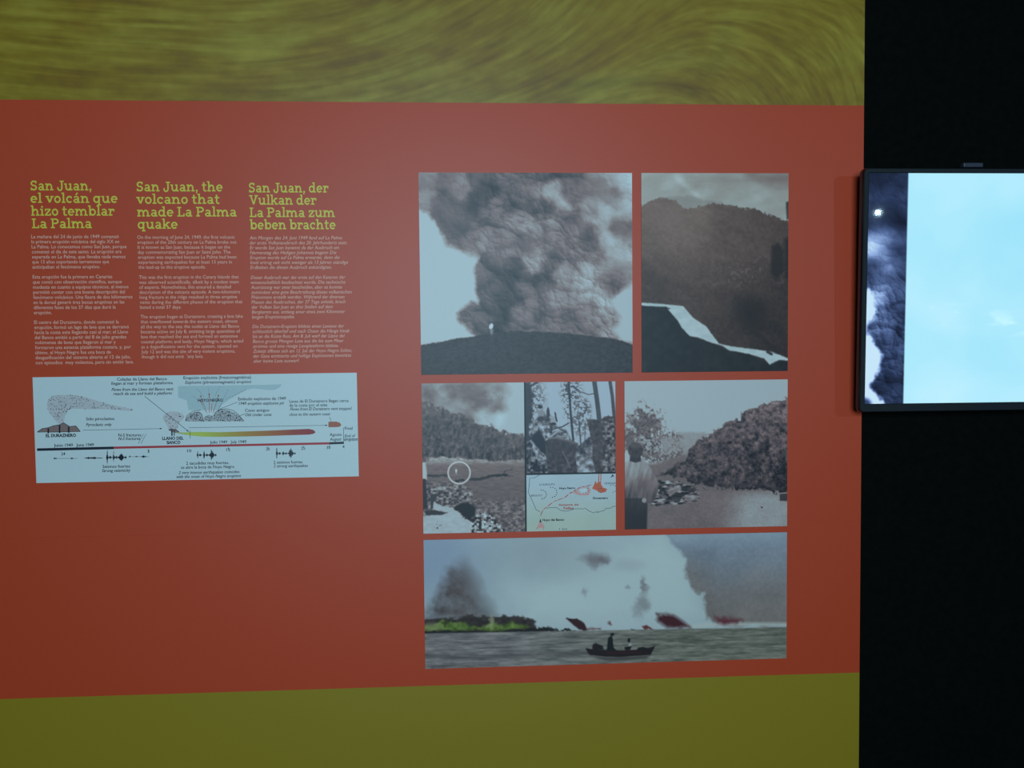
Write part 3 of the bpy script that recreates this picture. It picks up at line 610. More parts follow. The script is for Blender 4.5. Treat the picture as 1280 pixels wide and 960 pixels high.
def paint_boat():
    px, py = quad_px([(530.3, 673.2), (983.5, 666.3), (982, 823.4), (531.1, 834.3)], RES)
    X = px; Y = py-(787-(px-760)*.0115) ; Y = Y          # Y = 0 at the horizon
    n1 = fbm(X/12, Y/12, 4, 3); n2 = fbm(X/40, Y/32, 4, 7); n3 = fbm(X/5, Y/4, 3, 11)
    wx = X+(n1-.5)*16; wy = Y+(fbm(X/12, Y/12, 4, 5)-.5)*16
    C = np.zeros(X.shape+(3,))+np.array((131, 158, 172.))
    C = C+((n2-.5)*16)[..., None]
    C = mix(C, .75*emask(X, Y, 535, -95, 60, 45, .9), (108, 135, 165))
    st = pmask(wx, wy, [(640,-60),(690,-80),(720,-100),(820,-130),(870,-100),(890,0),(640,0)], 60)
    C = mix(C, st*.85, (148, 178, 187))
    up = emask(X, Y, 690, -90, 70, 26, .8); C = mix(C, up*.35, (118, 140, 152))
    def z2(p): return [(750+a/5.053, 655+b_/5.053-787) for a, b_ in p]
    rs = pmask(wx, wy, z2([(400,20),(440,110),(500,190),(525,290),(550,370),(580,420),(640,440),(650,490),(640,540),(655,610),(720,630),(900,660),(1300,640),(1300,20)]), 5)
    Y0 = np.clip((Y+120)/120, 0, 1)
    RC = np.stack([104+6*Y0, 128-14*Y0, 152-40*Y0], -1)
    edge = sst(905, 850, X)*sst(-110, -60, Y); RC = RC*(1-.45*edge[..., None])+np.array((104, 102, 100.))*.45*edge[..., None]
    RC = mix(RC, .5*sst(-75, -40, Y+(n2-.5)*50)*sst(865, 880, X), (98, 103, 108))
    RC = RC+((n2-.5)*26+(fbm(X/3, Y/3, 2, 8)-.5)*12)[..., None]
    rs = rs*(.55+.45*sst(-118, -95, Y+X*.0)); C = C*(1-rs[..., None])+RC*rs[..., None]
    C = mix(C, .8*lmask(X, Y, [(855, -3), (900, -5), (990, -3)], 5, 4), (148, 172, 178))
    # dark ash cone on the left and wisps
    def z1(p): return [(520+a/5.054, 655+b_/5.054-790) for a, b_ in p]
    cone = pmask(X+(n1-.5)*18, Y+(n2-.5)*16, z1([(60,600),(130,470),(200,370),(255,235),(300,215),(345,330),(410,450),(500,600)]), 24)
    C = mix(C, cone*(.72+1.1*(n1-.5))*sst(-110, -70, Y), (64, 66, 72)); C = mix(C, .35*emask(wx, wy, 576, -40, 20, 36, .7), (76, 70, 72))
    for cx, cy, rx, ry, a in ((741, -90, 14, 7, .7), (748, -89, 9, 4, .8), (738, -82, 5, 5, .5), (802, -54, 4, 9, .7), (802, -33, 7, 8, .55), (795, -22, 6, 8, .35), (727, -49, 3, 4, .4), (781, -54, 2, 2, .4), (785, -80, 18, 8, .13)):
        C = mix(C, a*emask(X+(n3-.5)*8+(n1-.5)*10, Y+(n1-.5)*8, cx, cy, rx, ry, .8), (92, 98, 108))
    # islands
    isl = pmask(X, Y+(n3-.5)*7, z1([(40,600),(150,583),(230,590),(330,573),(470,585),(560,578),(650,590),(745,612),(735,640),(750,665),(1000,680),(1000,690),(55,697)]), 3)
    C = mix(C, isl, (46, 46, 48)); C = C+((n3-.5)*28*isl)[..., None]
    gm = pmask(X, Y+(n1-.5)*10, z1([(40,640),(110,630),(170,600),(240,610),(330,640),(400,650),(470,610),(520,640),(600,625),(680,640),(700,660),(500,672),(300,675),(40,670)]), 4)
    gcol = np.array((70, 98, 48.))+((n3-.4)*80)[..., None]*np.array((.8, 1, .6)); C = C*(1-.9*gm[..., None])+gcol*.9*gm[..., None]
    C = mix(C, .7*emask(X+(n3-.5)*6, Y, 613, -13, 3, 9, .5), (128, 140, 120)); C = mix(C, .5*emask(X, Y, 540, -8, 12, 5, .6), (128, 145, 110))
    C = mix(C, .6*lmask(X, Y+(n3-.5)*3, z1([(180, 640), (180, 615), (210, 605)]), 3, 2), (40, 44, 34))
    shore = pmask(X, Y+(n3-.5)*6, z1([(40,672),(200,668),(460,678),(480,672),(740,664),(840,660),(860,672),(1010,680),(1010,684),(740,690),(40,700)]), 2)
    C = mix(C, shore, (30, 34, 36))
    for p, c, s in ((z1([(930,600),(1000,606),(1045,632),(1068,682),(1020,678),(985,650)]), (48, 36, 40), 2), (z2([(345,572),(440,572),(505,615),(560,660),(480,661),(400,650),(345,612)]), (58, 38, 45), 6), (z2([(716,598),(885,612),(860,640),(775,645),(735,632)]), (80, 50, 60), 7), (z2([(255,650),(280,640),(325,668),(262,668)]), (86, 52, 58), 2), (z2([(180,662),(205,665),(190,672)]), (40, 46, 50), 2), (z1([(1065,668),(1150,665),(1150,678),(1060,682)]), (96, 76, 82), 3), (z1([(1195,640),(1215,630),(1218,648)]), (78, 50, 58), 3)):
        C = mix(C, pmask(X+(n3-.5)*5, Y+(n3-.5)*5, p, s), c)
    # sea
    sea = np.clip(.5+Y/1.5, 0, 1)
    wv = fbm(X/26, Y/2.4, 4, 41)-.5; wv2 = fbm(X/9, Y/1.6, 3, 43)-.5
    SC = np.stack([98-6*sst(560, 900, X), 106-2*sst(560, 900, X), 112-12*sst(560, 900, X)], -1)+(wv*58+wv2*34)[..., None]
    dark = lmask(X, Y+(n1-.5)*6, [(530, 28), (600, 31), (680, 29), (760, 27)], 5, 6)+lmask(X, Y+(n1-.5)*6, [(540, 43), (620, 41)], 3, 5)
    SC = mix(SC, np.clip(.5*dark, 0, 1), (52, 56, 62))
    SC = mix(SC, .35*sst(24, 40, Y)*sst(0.5, .62, fbm(X/20, Y/3, 3, 47)), (120, 128, 132))
    C = C*(1-sea[..., None])+SC*sea[..., None]
    # the boat and the two people in it
    def zg(p): return [(720+a/7.111, 760+b_/7.111-787) for a, b_ in p]
    for p, c, s in ((zg([(100,415),(250,432),(480,428),(640,420),(600,450),(400,465),(230,460)]), (62, 68, 72), 4), (zg([(62,348),(130,360),(250,370),(400,374),(520,370),(610,360),(682,338),(662,378),(640,417),(500,424),(380,432),(240,427),(100,408),(80,385)]), (34, 26, 32), 1.4), (zg([(240,385),(420,390),(560,388),(560,400),(400,406),(250,402)]), (50, 36, 43), 2), (zg([(120,350),(125,318),(150,304),(185,318),(215,330),(222,365),(130,368)]), (34, 36, 40), 2), (zg([(250,372),(258,300),(262,262),(285,242),(303,258),(306,320),(312,350),(335,372)]), (22, 24, 30), 1.4), (zg([(284,236),(290,218),(306,216),(318,230),(306,244),(290,246)]), (24, 26, 32), 1.2), (zg([(434,286),(440,268),(452,266),(461,280),(455,300),(442,306)]), (26, 28, 34), 1.2), (zg([(446,320),(462,308),(474,326),(468,345),(440,345)]), (132, 146, 152), 2), (zg([(408,345),(440,340),(472,335),(466,355),(455,372),(412,372)]), (28, 28, 34), 1.4), (zg([(516,372),(530,352),(570,346),(610,356),(612,372)]), (30, 26, 32), 1.4)):
        C = mix(C, pmask(X, Y, p, s), c)
    return C

def photo(rect, C, label):
    o = print_board('photograph', rect, C, F_Y, B_Y, M['printed'])
    tag(o, label, 'photograph', 'eruption photographs on the red panel')
photo((XA, XB, PR_Z['r1bot'], PR_Z['ptop']), paint_plume(), 'sepia photograph of a huge billowing ash column above a dark hill')
photo((XC, XD, PR_Z['r1bot'], PR_Z['ptop']), paint_lake(), 'dark photograph of a pale lava stream below a wooded ridge')
photo((XE, XD, PR_Z['r2bot'], PR_Z['r2top']), paint_lavafront(), 'photograph of a man seen from behind facing a rubbly lava front')
photo((XA, XD, PR_Z['r3bot'], PR_Z['r3top']), paint_boat(), 'wide tinted photograph of a small boat before steaming coast')

# ------------------------------------------------------------------ the collage: two photographs and a map on one black backing
col = empty('photo_collage', ((XA+XF)/2, 0, PR_Z['r2bot']))
tag(col, 'collage of two small photographs and a fault map with black dividers', 'photo collage')
b = MB(); b.box(XA, XF, -0.002, 0, PR_Z['r2bot'], PR_Z['r2top']); b.build('backing', M['border'], col)
ZD0 = at(710, 592.8)[1]; ZD1 = at(710, 590.6)[1]
o = print_board('photo_print', (XA, XG0, PR_Z['r2bot'], PR_Z['r2top']), paint_crack(), -0.0026, -0.002, M['printed'], col); o['label'] = 'photograph of a ground crack with a white circle drawn on it'
o = print_board('photo_print', (XG1, XF, ZD1, PR_Z['r2top']), paint_cliff(), -0.0026, -0.002, M['printed'], col); o['label'] = 'photograph of tall trunks above split dark rock'
mapq = [(658, 593.2), (769.6, 591.9), (769.6, 661.9), (658.3, 664.4)]
px, py = quad_px(mapq, 0.6)
t = sst(600, 655, py)[..., None]; nn = (fbm(px/20, py/16, 3, 3)-.5)[..., None]*6
mp = print_board('map_sheet', (XG1, XF, PR_Z['r2bot'], ZD0), np.array((140, 172, 190.))*(1-t)+np.array((138, 168, 166.))*t+nn, -0.0026, -0.002, M['printed'], col); mp['label'] = 'pale blue-green map with red fault line'
MY = -0.0028
def q(a, b_): return at(655+a/10.667, 588+b_/10.667)
bpy.context.view_layer.update()
def child(o, part):
    bpy.context.view_layer.update()
    o.parent = part; o.matrix_parent_inverse = part.matrix_world.inverted(); return o
def mb_child(b, name, mat, part): return child(b.build(name, mat), part)
b = MB()
for pts in ([(210, 55), (130, 100), (75, 95), (68, 200), (55, 290), (90, 360), (130, 450), (160, 520), (210, 548)], [(300, 505), (340, 492), (430, 492), (500, 535), (570, 540), (680, 508), (790, 510), (810, 500), (880, 548), (940, 562)], [(1010, 545), (1060, 535), (1090, 505), (1150, 500), (1180, 480), (1225, 472)]):
    b = MB(); b.pline([q(*p) for p in pts], 0.0012, MY); mb_child(b, 'contour_line', M['greyink'], mp)
b = MB()
for pts in ([(40, 640), (200, 620), (400, 560), (560, 570), (760, 560), (900, 620), (960, 630), (1040, 590), (1220, 540)], [(60, 440), (110, 500), (150, 560)], [(480, 640), (620, 600), (760, 620), (860, 690), (1000, 700), (1220, 640)], [(620, 780), (800, 760), (1000, 790), (1220, 740)], [(560, 400), (700, 340), (860, 350)], [(560, 140), (700, 120), (860, 90), (960, 60)], [(1050, 360), (1120, 420), (1220, 430)]):
    b = MB(); b.pline([q(*p) for p in pts], 0.0005, MY); mb_child(b, 'contour_line', M['cloudfill'], mp)
b = MB()
for cx, cy, r, a0, a1 in ((235, 318, 62, -95, 85), (365, 290, 72, -100, 80)):
    for k in range(8):
        a = math.radians(a0+(a1-a0)*k/7); b.disc(q(cx+r*math.cos(a), cy+r*.95*math.sin(a)), 0.0013, MY)
for p in ((745, 285), (785, 300), (822, 290), (848, 268), (850, 235), (995, 245), (1025, 238), (1050, 262), (1022, 290), (995, 285), (1155, 195), (1185, 190), (1212, 205), (1185, 288), (1212, 275)): b.disc(q(*p), 0.0011, MY-.00012)
mb_child(b, 'crater_dots', M['ink'], mp)['kind'] = 'stuff'
b = MB(); b.poly([q(205, 690), q(215, 635), q(232, 690)], MY); mb_child(b, 'vent_mark', M['ink'], mp)
b = MB(); b.poly([q(1150, 100), q(1180, 45), q(1205, 95), q(1185, 75)], MY)
mb_child(b, 'north_arrow', M['ink'], mp)
b = MB(); b.pline([q(*p) for p in ((215, 610), (228, 570), (262, 515), (320, 470), (400, 410), (450, 392), (520, 370), (600, 310), (660, 280), (710, 240), (770, 215), (830, 210), (900, 185))], 0.0016, MY)
b.poly([q(*p) for p in ((205, 690), (235, 690), (272, 740), (262, 800), (240, 760), (205, 765), (150, 790))], MY)
b.poly([q(*p) for p in ((690, 270), (760, 230), (860, 220), (890, 260), (860, 330), (740, 330), (650, 300))], MY)
mb_child(b, 'fault_zone', M['pinkink'], mp)
b = MB(); b.poly([q(*p) for p in ((720, 285), (750, 240), (820, 232), (850, 250), (840, 290), (780, 310))], MY-.0001); mb_child(b, 'crater_floor', M['paper'], mp)
b = MB(); b.pline([q(*p) for p in ((222, 600), (230, 570))], .0011, MY-.0002)
rs = random.Random(4); path = [(228, 575), (262, 515), (320, 470), (400, 410), (450, 392), (545, 358), (610, 300), (660, 280), (710, 240), (770, 215), (830, 212), (905, 185)]
for (xa, ya), (xb, yb) in zip(path[:-1], path[1:]):
    b.line(q(xa, ya), q(xa+(xb-xa)*.66, ya+(yb-ya)*.66), 0.0013+rs.random()*.0009, MY-.0002)
mb_child(b, 'fault_line', M['redink'], mp)
b = MB(); b.poly([q(*p) for p in ((905, 240), (935, 180), (950, 135), (968, 175), (985, 150), (990, 45), (1002, 45), (1000, 150), (1015, 150), (1018, 45), (1030, 45), (1024, 180), (1050, 225), (1105, 245), (1085, 285), (1020, 298), (960, 262))], MY-.0001); mb_child(b, 'lava_field', M['orange'], mp)
def mtext(s, a0, a1, y, sz, mat, it=False, bold=0.0):
    tb = TextBlock('map_caption', mat, None); x0, z = q(a0, y); x1, _ = q(a1, y); text_line(tb, s, x0, x1, z, sz, MY-.0003, it, bold+.012); return tb
mtb = [('LA BARQUITA', 200, 412, 198, .0062, 'greyink', True, 0), ('BIRIGOYO', 90, 245, 345, .0062, 'greyink', True, 0), ('Hoyo Negro', 468, 682, 248, .0068, 'ink', False, .02), ('Duraznero', 918, 1115, 380, .0070, 'ink', False, .02), ('DESEADA', 1068, 1218, 182, .0062, 'greyink', True, 0), ('Sistema de', 462, 725, 470, .0068, 'redink', False, .01), ('Fallas', 525, 660, 515, .0072, 'redink', False, .015), ('Hoyo del Banco', 245, 532, 672, .0074, 'ink', False, .02), ('1 km', 470, 575, 790, .0064, 'greyink', False, 0), ('1500', 945, 1006, 562, .0052, 'greyink', False, 0)]
for s, a0, a1, y, sz, mt, it, bo in mtb: mtext(s, a0, a1, y, sz, M[mt], it, bo)

# ------------------------------------------------------------------ the timeline chart
CX0, CX1, CZ0, CZ1 = -0.9645, -0.2476, Z(-0.2886), Z(-0.0514)
chart = empty('timeline_chart', ((CX0+CX1)/2, 0, CZ0))
tag(chart, 'pale blue printed chart of the eruption timeline with seismograms below the text columns', 'chart')
CR = math.radians(0.22)
def rotc(p):     # the sheet is stuck on very slightly askew
    cx, cz = (CX0+CX1)/2, (CZ0+CZ1)/2; x, z = p[0]-cx, p[1]-cz
    return (cx+x*math.cos(CR)-z*math.sin(CR), cz+x*math.sin(CR)+z*math.cos(CR))
corn = [rotc(p) for p in ((CX0, CZ0), (CX1, CZ0), (CX1, CZ1), (CX0, CZ1))]
vv = [(x, y, z) for y in (-0.0015, 0.0) for x, z in corn]
sheet = local(mesh_obj('sheet', vv, [(0, 1, 2, 3), (7, 6, 5, 4), (0, 4, 5, 1), (1, 5, 6, 2), (2, 6, 7, 3), (3, 7, 4, 0)], M['paper']), chart)
A = lambda a, b_: at(30+a/5.818, 460+b_/5.818)
B = lambda a, b_: at(240+a/5.818, 460+b_/5.818)
Cc = lambda a, b_: at(190+a/9.143, 460+b_/9.143)
Y1, Y2, Y3, Y4 = -0.0017, -0.0019, -0.0021, -0.0023
def inpoly(p, poly):
    r = False; n = len(poly)
    for k in range(n):
        (x0, y0), (x1, y1) = poly[k], poly[(k+1) % n]
        if (y0 > p[1]) != (y1 > p[1]) and p[0] < (x1-x0)*(p[1]-y0)/(y1-y0)+x0: r = not r
    return r
def dots(b, poly, n, r, y, seed):
    rs = random.Random(seed); xs = [p[0] for p in poly]; ys = [p[1] for p in poly]; k = 0
    while k < n:
        p = (rs.uniform(min(xs), max(xs)), rs.uniform(min(ys), max(ys)))
        if inpoly(p, poly): b.disc(p, r*rs.uniform(.6, 1.3), y, 5); k += 1
def smooth_poly(pts, k=4):
    n = len(pts); out = []
    for i in range(n):
        p0, p1, p2, p3 = [np.array(pts[(i+j-1) % n]) for j in range(4)]
        for s in range(k):
            t = s/k; out.append(tuple(.5*((2*p1)+(-p0+p2)*t+(2*p0-5*p1+4*p2-p3)*t*t+(-p0+3*p1-3*p2+p3)*t**3)))
    return out
# clouds
cl = smooth_poly([A(*p) for p in ((250, 400), (190, 330), (170, 260), (200, 208), (270, 195), (420, 205), (540, 240), (650, 270), (790, 298), (770, 312), (640, 300), (480, 300), (350, 298), (305, 335), (290, 400))])
b = MB(); b.poly(cl, Y1); cloud = b.build('ash_cloud', M['ashfill'], chart); cloud['label'] = 'stippled ash plume drawing'
b = MB(); dots(b, cl, 190, 0.0010, Y2, 1); mb_child(b, 'speckle', M['greyink'], cloud)['kind'] = 'stuff'
cl2 = smooth_poly([A(*p) for p in ((1065, 450), (1030, 400), (1012, 360), (1045, 322), (1100, 315), (1150, 330), (1166, 358), (1130, 400), (1110, 450))])
b = MB(); b.poly(cl2, Y1); cloud2 = b.build('ash_cloud', M['ashfill'], chart)
b = MB(); dots(b, cl2, 45, 0.0010, Y2, 2); mb_child(b, 'speckle', M['greyink'], cloud2)['kind'] = 'stuff'
b = MB(); b.poly([Cc(*p) for p in ((300, 206), (760, 200), (1280, 192))]+[B(655, 118), B(640, 140), B(600, 160), B(540, 160), B(450, 148)]+[Cc(*p) for p in ((1080, 250), (900, 350), (800, 420), (760, 480), (420, 480), (400, 370), (300, 335))], Y1)
cloud3 = b.build('steam_cloud', M['cloudfill'], chart)
# volcanoes
b = MB(); b.poly([A(*p) for p in ((100, 465), (135, 440), (180, 433), (215, 420), (262, 412), (290, 397), (335, 425), (380, 420), (412, 460), (330, 466), (200, 468))], Y2); v1 = b.build('volcano_drawing', M['rockfill'], chart); v1['label'] = 'small ridge of three cones'
b = MB()
for x, y0, y1 in ((180, 438, 474), (262, 415, 472), (328, 426, 470)): b.line(A(x, y0), A(x, y1), 0.0034, Y3)
b.pline([A(*p) for p in ((100, 465), (135, 440), (180, 433), (215, 420), (262, 412), (290, 397), (335, 425), (380, 420), (412, 460))], 0.0012, Y3); b.pline([A(*p) for p in ((100, 466), (412, 462))], 0.0009, Y3); mb_child(b, 'vent', M['ink'], v1)
b = MB(); b.poly([A(*p) for p in ((1052, 447), (1075, 440), (1105, 446), (1130, 462), (1140, 478), (1100, 470), (1060, 456))], Y2); v2 = b.build('volcano_drawing', M['rockfill'], chart)
b = MB(); b.line(A(1078, 450), A(1078, 492), .003, Y3); b.line(A(1095, 450), A(1095, 492), .002, Y3); b.pline([A(*p) for p in ((1052, 447), (1105, 446), (1130, 464))], .0013, Y3); mb_child(b, 'vent', M['ink'], v2)
cl_l = [Cc(*p) for p in ((385, 608), (392, 565), (430, 530), (480, 505), (545, 502), (575, 530), (600, 608))]; cl_r = [Cc(*p) for p in ((600, 608), (600, 560), (640, 535), (700, 545), (725, 510), (770, 475), (850, 478), (950, 515), (1010, 555), (1055, 608))]
b = MB(); b.poly(cl_l, Y2); b.poly(cl_r, Y2); v3 = b.build('crater_drawing', M['conefill'], chart); v3['label'] = 'cut through a cinder cone with crater'
b = MB(); dots(b, cl_l, 80, .0010, Y3, 5); dots(b, cl_r, 170, .0010, Y3, 6); b.pline([Cc(*p) for p in ((385, 608), (400, 545), (470, 492), (560, 480))], .0009, Y3); b.pline([Cc(*p) for p in ((480, 505), (545, 502), (575, 530), (590, 608))], .001, Y3); b.pline([Cc(*p) for p in ((710, 545), (735, 500), (780, 472), (860, 466), (930, 485), (985, 528), (1055, 606))], .0011, Y3)
mb_child(b, 'speckle', M['ink'], v3)['kind'] = 'stuff'
b = MB()
for p0, p1 in (((630, 512), (560, 322)), ((658, 512), (658, 300)), ((702, 512), (762, 315)), ((580, 420), (545, 350)), ((680, 500), (690, 400))):
    b = MB(); b.line(Cc(*p0), Cc(*p1), .0009, Y4)
    if p0[1] > 505: b.disc(Cc(*p1), .0018, Y4-.0001, 6)
    b.build('ejecta_arrow', M['redink'], chart)
b = MB()
for p0, p1 in (((470, 320), (560, 385)), ((520, 235), (600, 335)), ((650, 235), (655, 350)), ((775, 215), (720, 330)), ((870, 250), (770, 460)), ((1075, 250), (830, 365)), ((560, 390), (620, 500)), ((800, 400), (755, 480))):
    b = MB()
    for k in range(7):
        a_, c_ = k/7, (k+.55)/7
        b.line(Cc(p0[0]+(p1[0]-p0[0])*a_, p0[1]+(p1[1]-p0[1])*a_), Cc(p0[0]+(p1[0]-p0[0])*c_, p0[1]+(p1[1]-p0[1])*c_), .0007, Y4)
    b.build('ejecta_trail', M['greyink'], chart)['kind'] = 'stuff'
# lines
def ln(pts, w_, mat='ink', arrow=False, name='pointer_line'):
    b = MB(); b.pline(pts, w_, Y3)
    if arrow:
        e = np.array(pts[-1]); d = e-np.array(pts[-2]); d /= np.hypot(*d); n = np.array((-d[1], d[0]))
        b.poly([tuple(e+d*.003), tuple(e-d*.003+n*.0018), tuple(e-d*.003-n*.0018)], Y4)
    return b.build(name, M[mat], chart)
ln([A(430, 452), A(1000, 440)], .0008, arrow=True); ln([A(1200, 434), B(980, 416)], .0008, arrow=True); ln([A(880, 205), A(1195, 458)], .0010, 'ink', True)
ln([Cc(980, 388), Cc(850, 440), Cc(775, 468)], .0008); ln([Cc(1062, 520), Cc(960, 572)], .0008); ln([B(1000, 355), B(1015, 388)], .0008); ln([B(1103, 432), B(1103, 552)], .0009); ln([B(1103, 514), B(1208, 514)], .0007)
ln([A(1210, 455), A(1210, 512)], .0008)
for x in (892, 872): ln([A(x, 478), A(x-24, 520), A(x-38, 550)], .0008, 'greyink')
# bars
def strip(name, p, qv, w_, mat): 
    b = MB(); b.line(p, qv, w_, Y3); return b.build(name, M[mat], chart)
strip('timeline_bar', A(98, 593), A(655, 580), .0058, 'ink'); strip('timeline_bar', A(655, 579), B(1000, 547), .0050, 'redink'); strip('timeline_bar', B(1000, 547), B(1105, 543), .0052, 'ink')
for p in (A(655, 600), A(908, 596), A(1205, 590), B(265, 575), B(553, 568), B(810, 560), B(1000, 556)):
    b = MB(); b.line(p, (p[0], p[1]-.006), .0008, Y3); b.build('day_tick', M['ink'], chart)
b = MB(); b.poly([B(*p) for p in ((993, 390), (1050, 389), (1075, 397), (1087, 412), (1080, 424), (1060, 429), (993, 430))], Y3); b.build('lava_flow_bar', M['brown'], chart)['label'] = 'short brown lava flow'
top = [A(1110, 466), A(1160, 468), A(1210, 465), A(1290, 464), B(200, 466), B(400, 460), B(600, 453), B(750, 446), B(850, 442), B(885, 450), B(900, 466)]
bot = [A(1110, 472), A(1160, 482), A(1210, 490), A(1290, 498), B(200, 500), B(400, 497), B(600, 492), B(750, 487), B(850, 484), B(885, 478), B(900, 467)]
cols = [(112, 136, 112), (128, 162, 100), (132, 168, 88), (132, 168, 84), (126, 146, 78), (126, 114, 68), (122, 88, 64), (114, 64, 62), (110, 56, 62), (108, 54, 62), (106, 52, 62)]
me_v = [(p[0], Y3, p[1]) for p in top]+[(p[0], Y3, p[1]) for p in bot]; n = len(top)
o = local(mesh_obj('lava_flow_bar', me_v, [(n+k, n+k+1, k+1, k) for k in range(n-1)], M['printed']), chart); o['label'] = 'long lava flow fading from lime to maroon'
a_ = o.data.attributes.new('paint', 'FLOAT_COLOR', 'POINT'); a_.data.foreach_set('color', np.array([tuple(alb(c))+(1,) for c in cols*2], np.float32).ravel())
# seismograms
def seis(conv, segs, seed):
    b = MB(); rs = random.Random(seed)
    for x0, x1, yb, am in segs:
        b.line(conv(x0, yb), conv(x1, yb), .0007, Y3)
        x = x0
        while x < x1:
            h = am(x)*rs.uniform(.35, 1)
            if h > 2: b.line(conv(x, yb-h), conv(x, yb+h*.85), .0009, Y3-.00005*(int(x) % 3))
            x += 3.2
    return b.build('seismogram', M['ink'], chart)
def bumps(l): return lambda x: sum(h*math.exp(-((x-c)/w_)**2) for c, h, w_ in l)
seis(A, [(215, 395, 657, bumps([(230, 9, 12), (352, 10, 8)])), (440, 580, 654, bumps([(470, 9, 20), (510, 10, 20), (550, 5, 20)])), (600, 750, 650, bumps([(608, 60, 5), (630, 14, 12), (655, 48, 5), (675, 14, 10), (710, 46, 15), (742, 16, 6)])), (765, 910, 644, bumps([(772, 12, 5), (820, 6, 15), (872, 13, 14)]))], 3)
for x0, yb, sd in ((0, 633, 4), (575, 621, 5)):
    seis(B, [(x0+38, x0+180, yb, bumps([(x0+43, 55, 4), (x0+62, 12, 10), (x0+90, 36, 5), (x0+110, 12, 9), (x0+145, 44, 14), (x0+175, 16, 5)]))], sd)
# captions
def cap(s, p0, p1, sz, it=False, bold=0.0, mat='ink'):
    tb = TextBlock('caption', M[mat], chart); text_line(tb, s, p0[0], p1[0], p0[1], sz, Y4-.0003, it, bold+.006)
SZ = 0.0098
for s, a0, a1, y, it in (('Coladas de Llano del Banco', 680, 1042, 92, 0), ('llegan al mar y forman plataforma', 640, 1085, 122, 0), ('Flows from the Llano del Banco vent', 640, 1090, 167, 1), ('reach de sea and build a platform', 655, 1078, 197, 1), ('Sólo piroclastos', 455, 660, 380, 0), ('Pyroclasts only', 455, 642, 422, 1), ('N-S fracturas', 690, 855, 498, 0), ('N-S fractures', 690, 848, 524, 1), ('Junio 1949   June 1949', 222, 512, 572, 0), ('24', 275, 303, 634, 0), ('5', 902, 916, 614, 0), ('10', 1190, 1220, 612, 0), ('Seísmos fuertes', 575, 775, 726, 0), ('Strong seismicity', 570, 778, 756, 1)):
    cap(s, A(a0, y), A(a1, y), SZ, it, 0.0, 'ink')
for s, a0, a1, y in (('EL DURAZNERO', 163, 382, 502), ('LLANO DEL', 1008, 1163, 522), ('BANCO', 1042, 1140, 552)): cap(s, A(a0, y), A(a1, y), .0100, False, .025)
cap('HOYO NEGRO', Cc(528, 385), Cc(815, 385), .0092, False, .02)
cap('Erupción explosiva (freatomagmática)', Cc(365, 128), Cc(1135, 128), SZ); cap('Explosive (phreatomagmatic) eruption', Cc(383, 180), Cc(1138, 180), SZ, True)
for s, a0, a1, y, it in (('Embudo explosivo de 1949', 338, 685, 235, 0), ('1949 eruption explosive pit', 342, 672, 268, 1), ('Cono antiguo', 388, 565, 318, 0), ('Old cinder cone', 388, 580, 350, 1), ('Lavas de El Duraznero llegan cerca', 710, 1140, 252, 0), ('de la costa por el este', 710, 985, 281, 0), ('Flows from El Duraznero vent stopped', 715, 1163, 309, 1), ('close to the eastern coast', 710, 1008, 347, 1), ('Julio 1949   July 1949', 133, 397, 549, 0), ('15', 252, 280, 604, 0), ('20', 540, 568, 599, 0), ('25', 795, 825, 594, 0), ('30', 980, 1008, 588, 0), ('4', 1096, 1110, 582, 0), ('Agosto', 1003, 1090, 494, 0), ('August', 1003, 1088, 528, 1), ('Final', 1112, 1168, 448, 0), ('End of', 1112, 1190, 503, 1), ('eruption', 1108, 1206, 530, 1), ('2 sacudidas muy fuertes,', -40, 272, 702, 0), ('se abre la boca de Hoyo Negro', -77, 310, 732, 0), ('2 very intense earthquakes coincides', -95, 348, 770, 1), ('with the onset of Hoyo Negro eruption', -110, 357, 800, 1), ('2 seísmos fuertes', 595, 805, 695, 0), ('2 strong earthquakes', 595, 845, 722, 1)):
    cap(s, B(a0, y), B(a1, y), SZ, it)
flush_text()
bpy.context.view_layer.update()
for o in [o for o in bpy.data.objects if o.name.startswith('map_caption')]: child(o, mp)

# ------------------------------------------------------------------ the television
TX0, TW, TH = 0.9095, 0.926, 0.5205
tzb, tilt = Z(-0.1322), math.radians(1.35)
tv = empty('television', (TX0+TW/2, -0.060, tzb)); tv.rotation_euler = (tilt, 0, 0)
tag(tv, 'black flat television showing an ash cloud and pale cyan sky', 'television')
def rrect(w_, h, r, n=5):
    pts = []
    for cx, cz, a0 in ((w_/2-r, h/2-r, 0), (-w_/2+r, h/2-r, 90), (-w_/2+r, -h/2+r, 180), (w_/2-r, -h/2+r, 270)):
        pts += [(cx+r*math.cos(math.radians(a0+90*k/n)), cz+r*math.sin(math.radians(a0+90*k/n))) for k in range(n+1)]
    return pts
def loft(name, rings, mat, cap0=False, cap1=False):
    """rings of (w, h, r, y, dz): rounded rectangles lofted in the television's own space"""
    V = []; Fc = []; n = 24
    for w_, h, r, y, dz in rings: V += [(x, y, z+TH/2+dz) for x, z in rrect(w_, h, r)]
    for k in range(len(rings)-1):
        for i in range(n): Fc.append((k*n+i, k*n+(i+1) % n, (k+1)*n+(i+1) % n, (k+1)*n+i))
    if cap0: Fc.append(tuple(range(n))[::-1])
    if cap1: Fc.append(tuple((len(rings)-1)*n+i for i in range(n)))
    o = mesh_obj(name, V, Fc, mat, tv); return o
BZ = 0.010; bd = -0.004
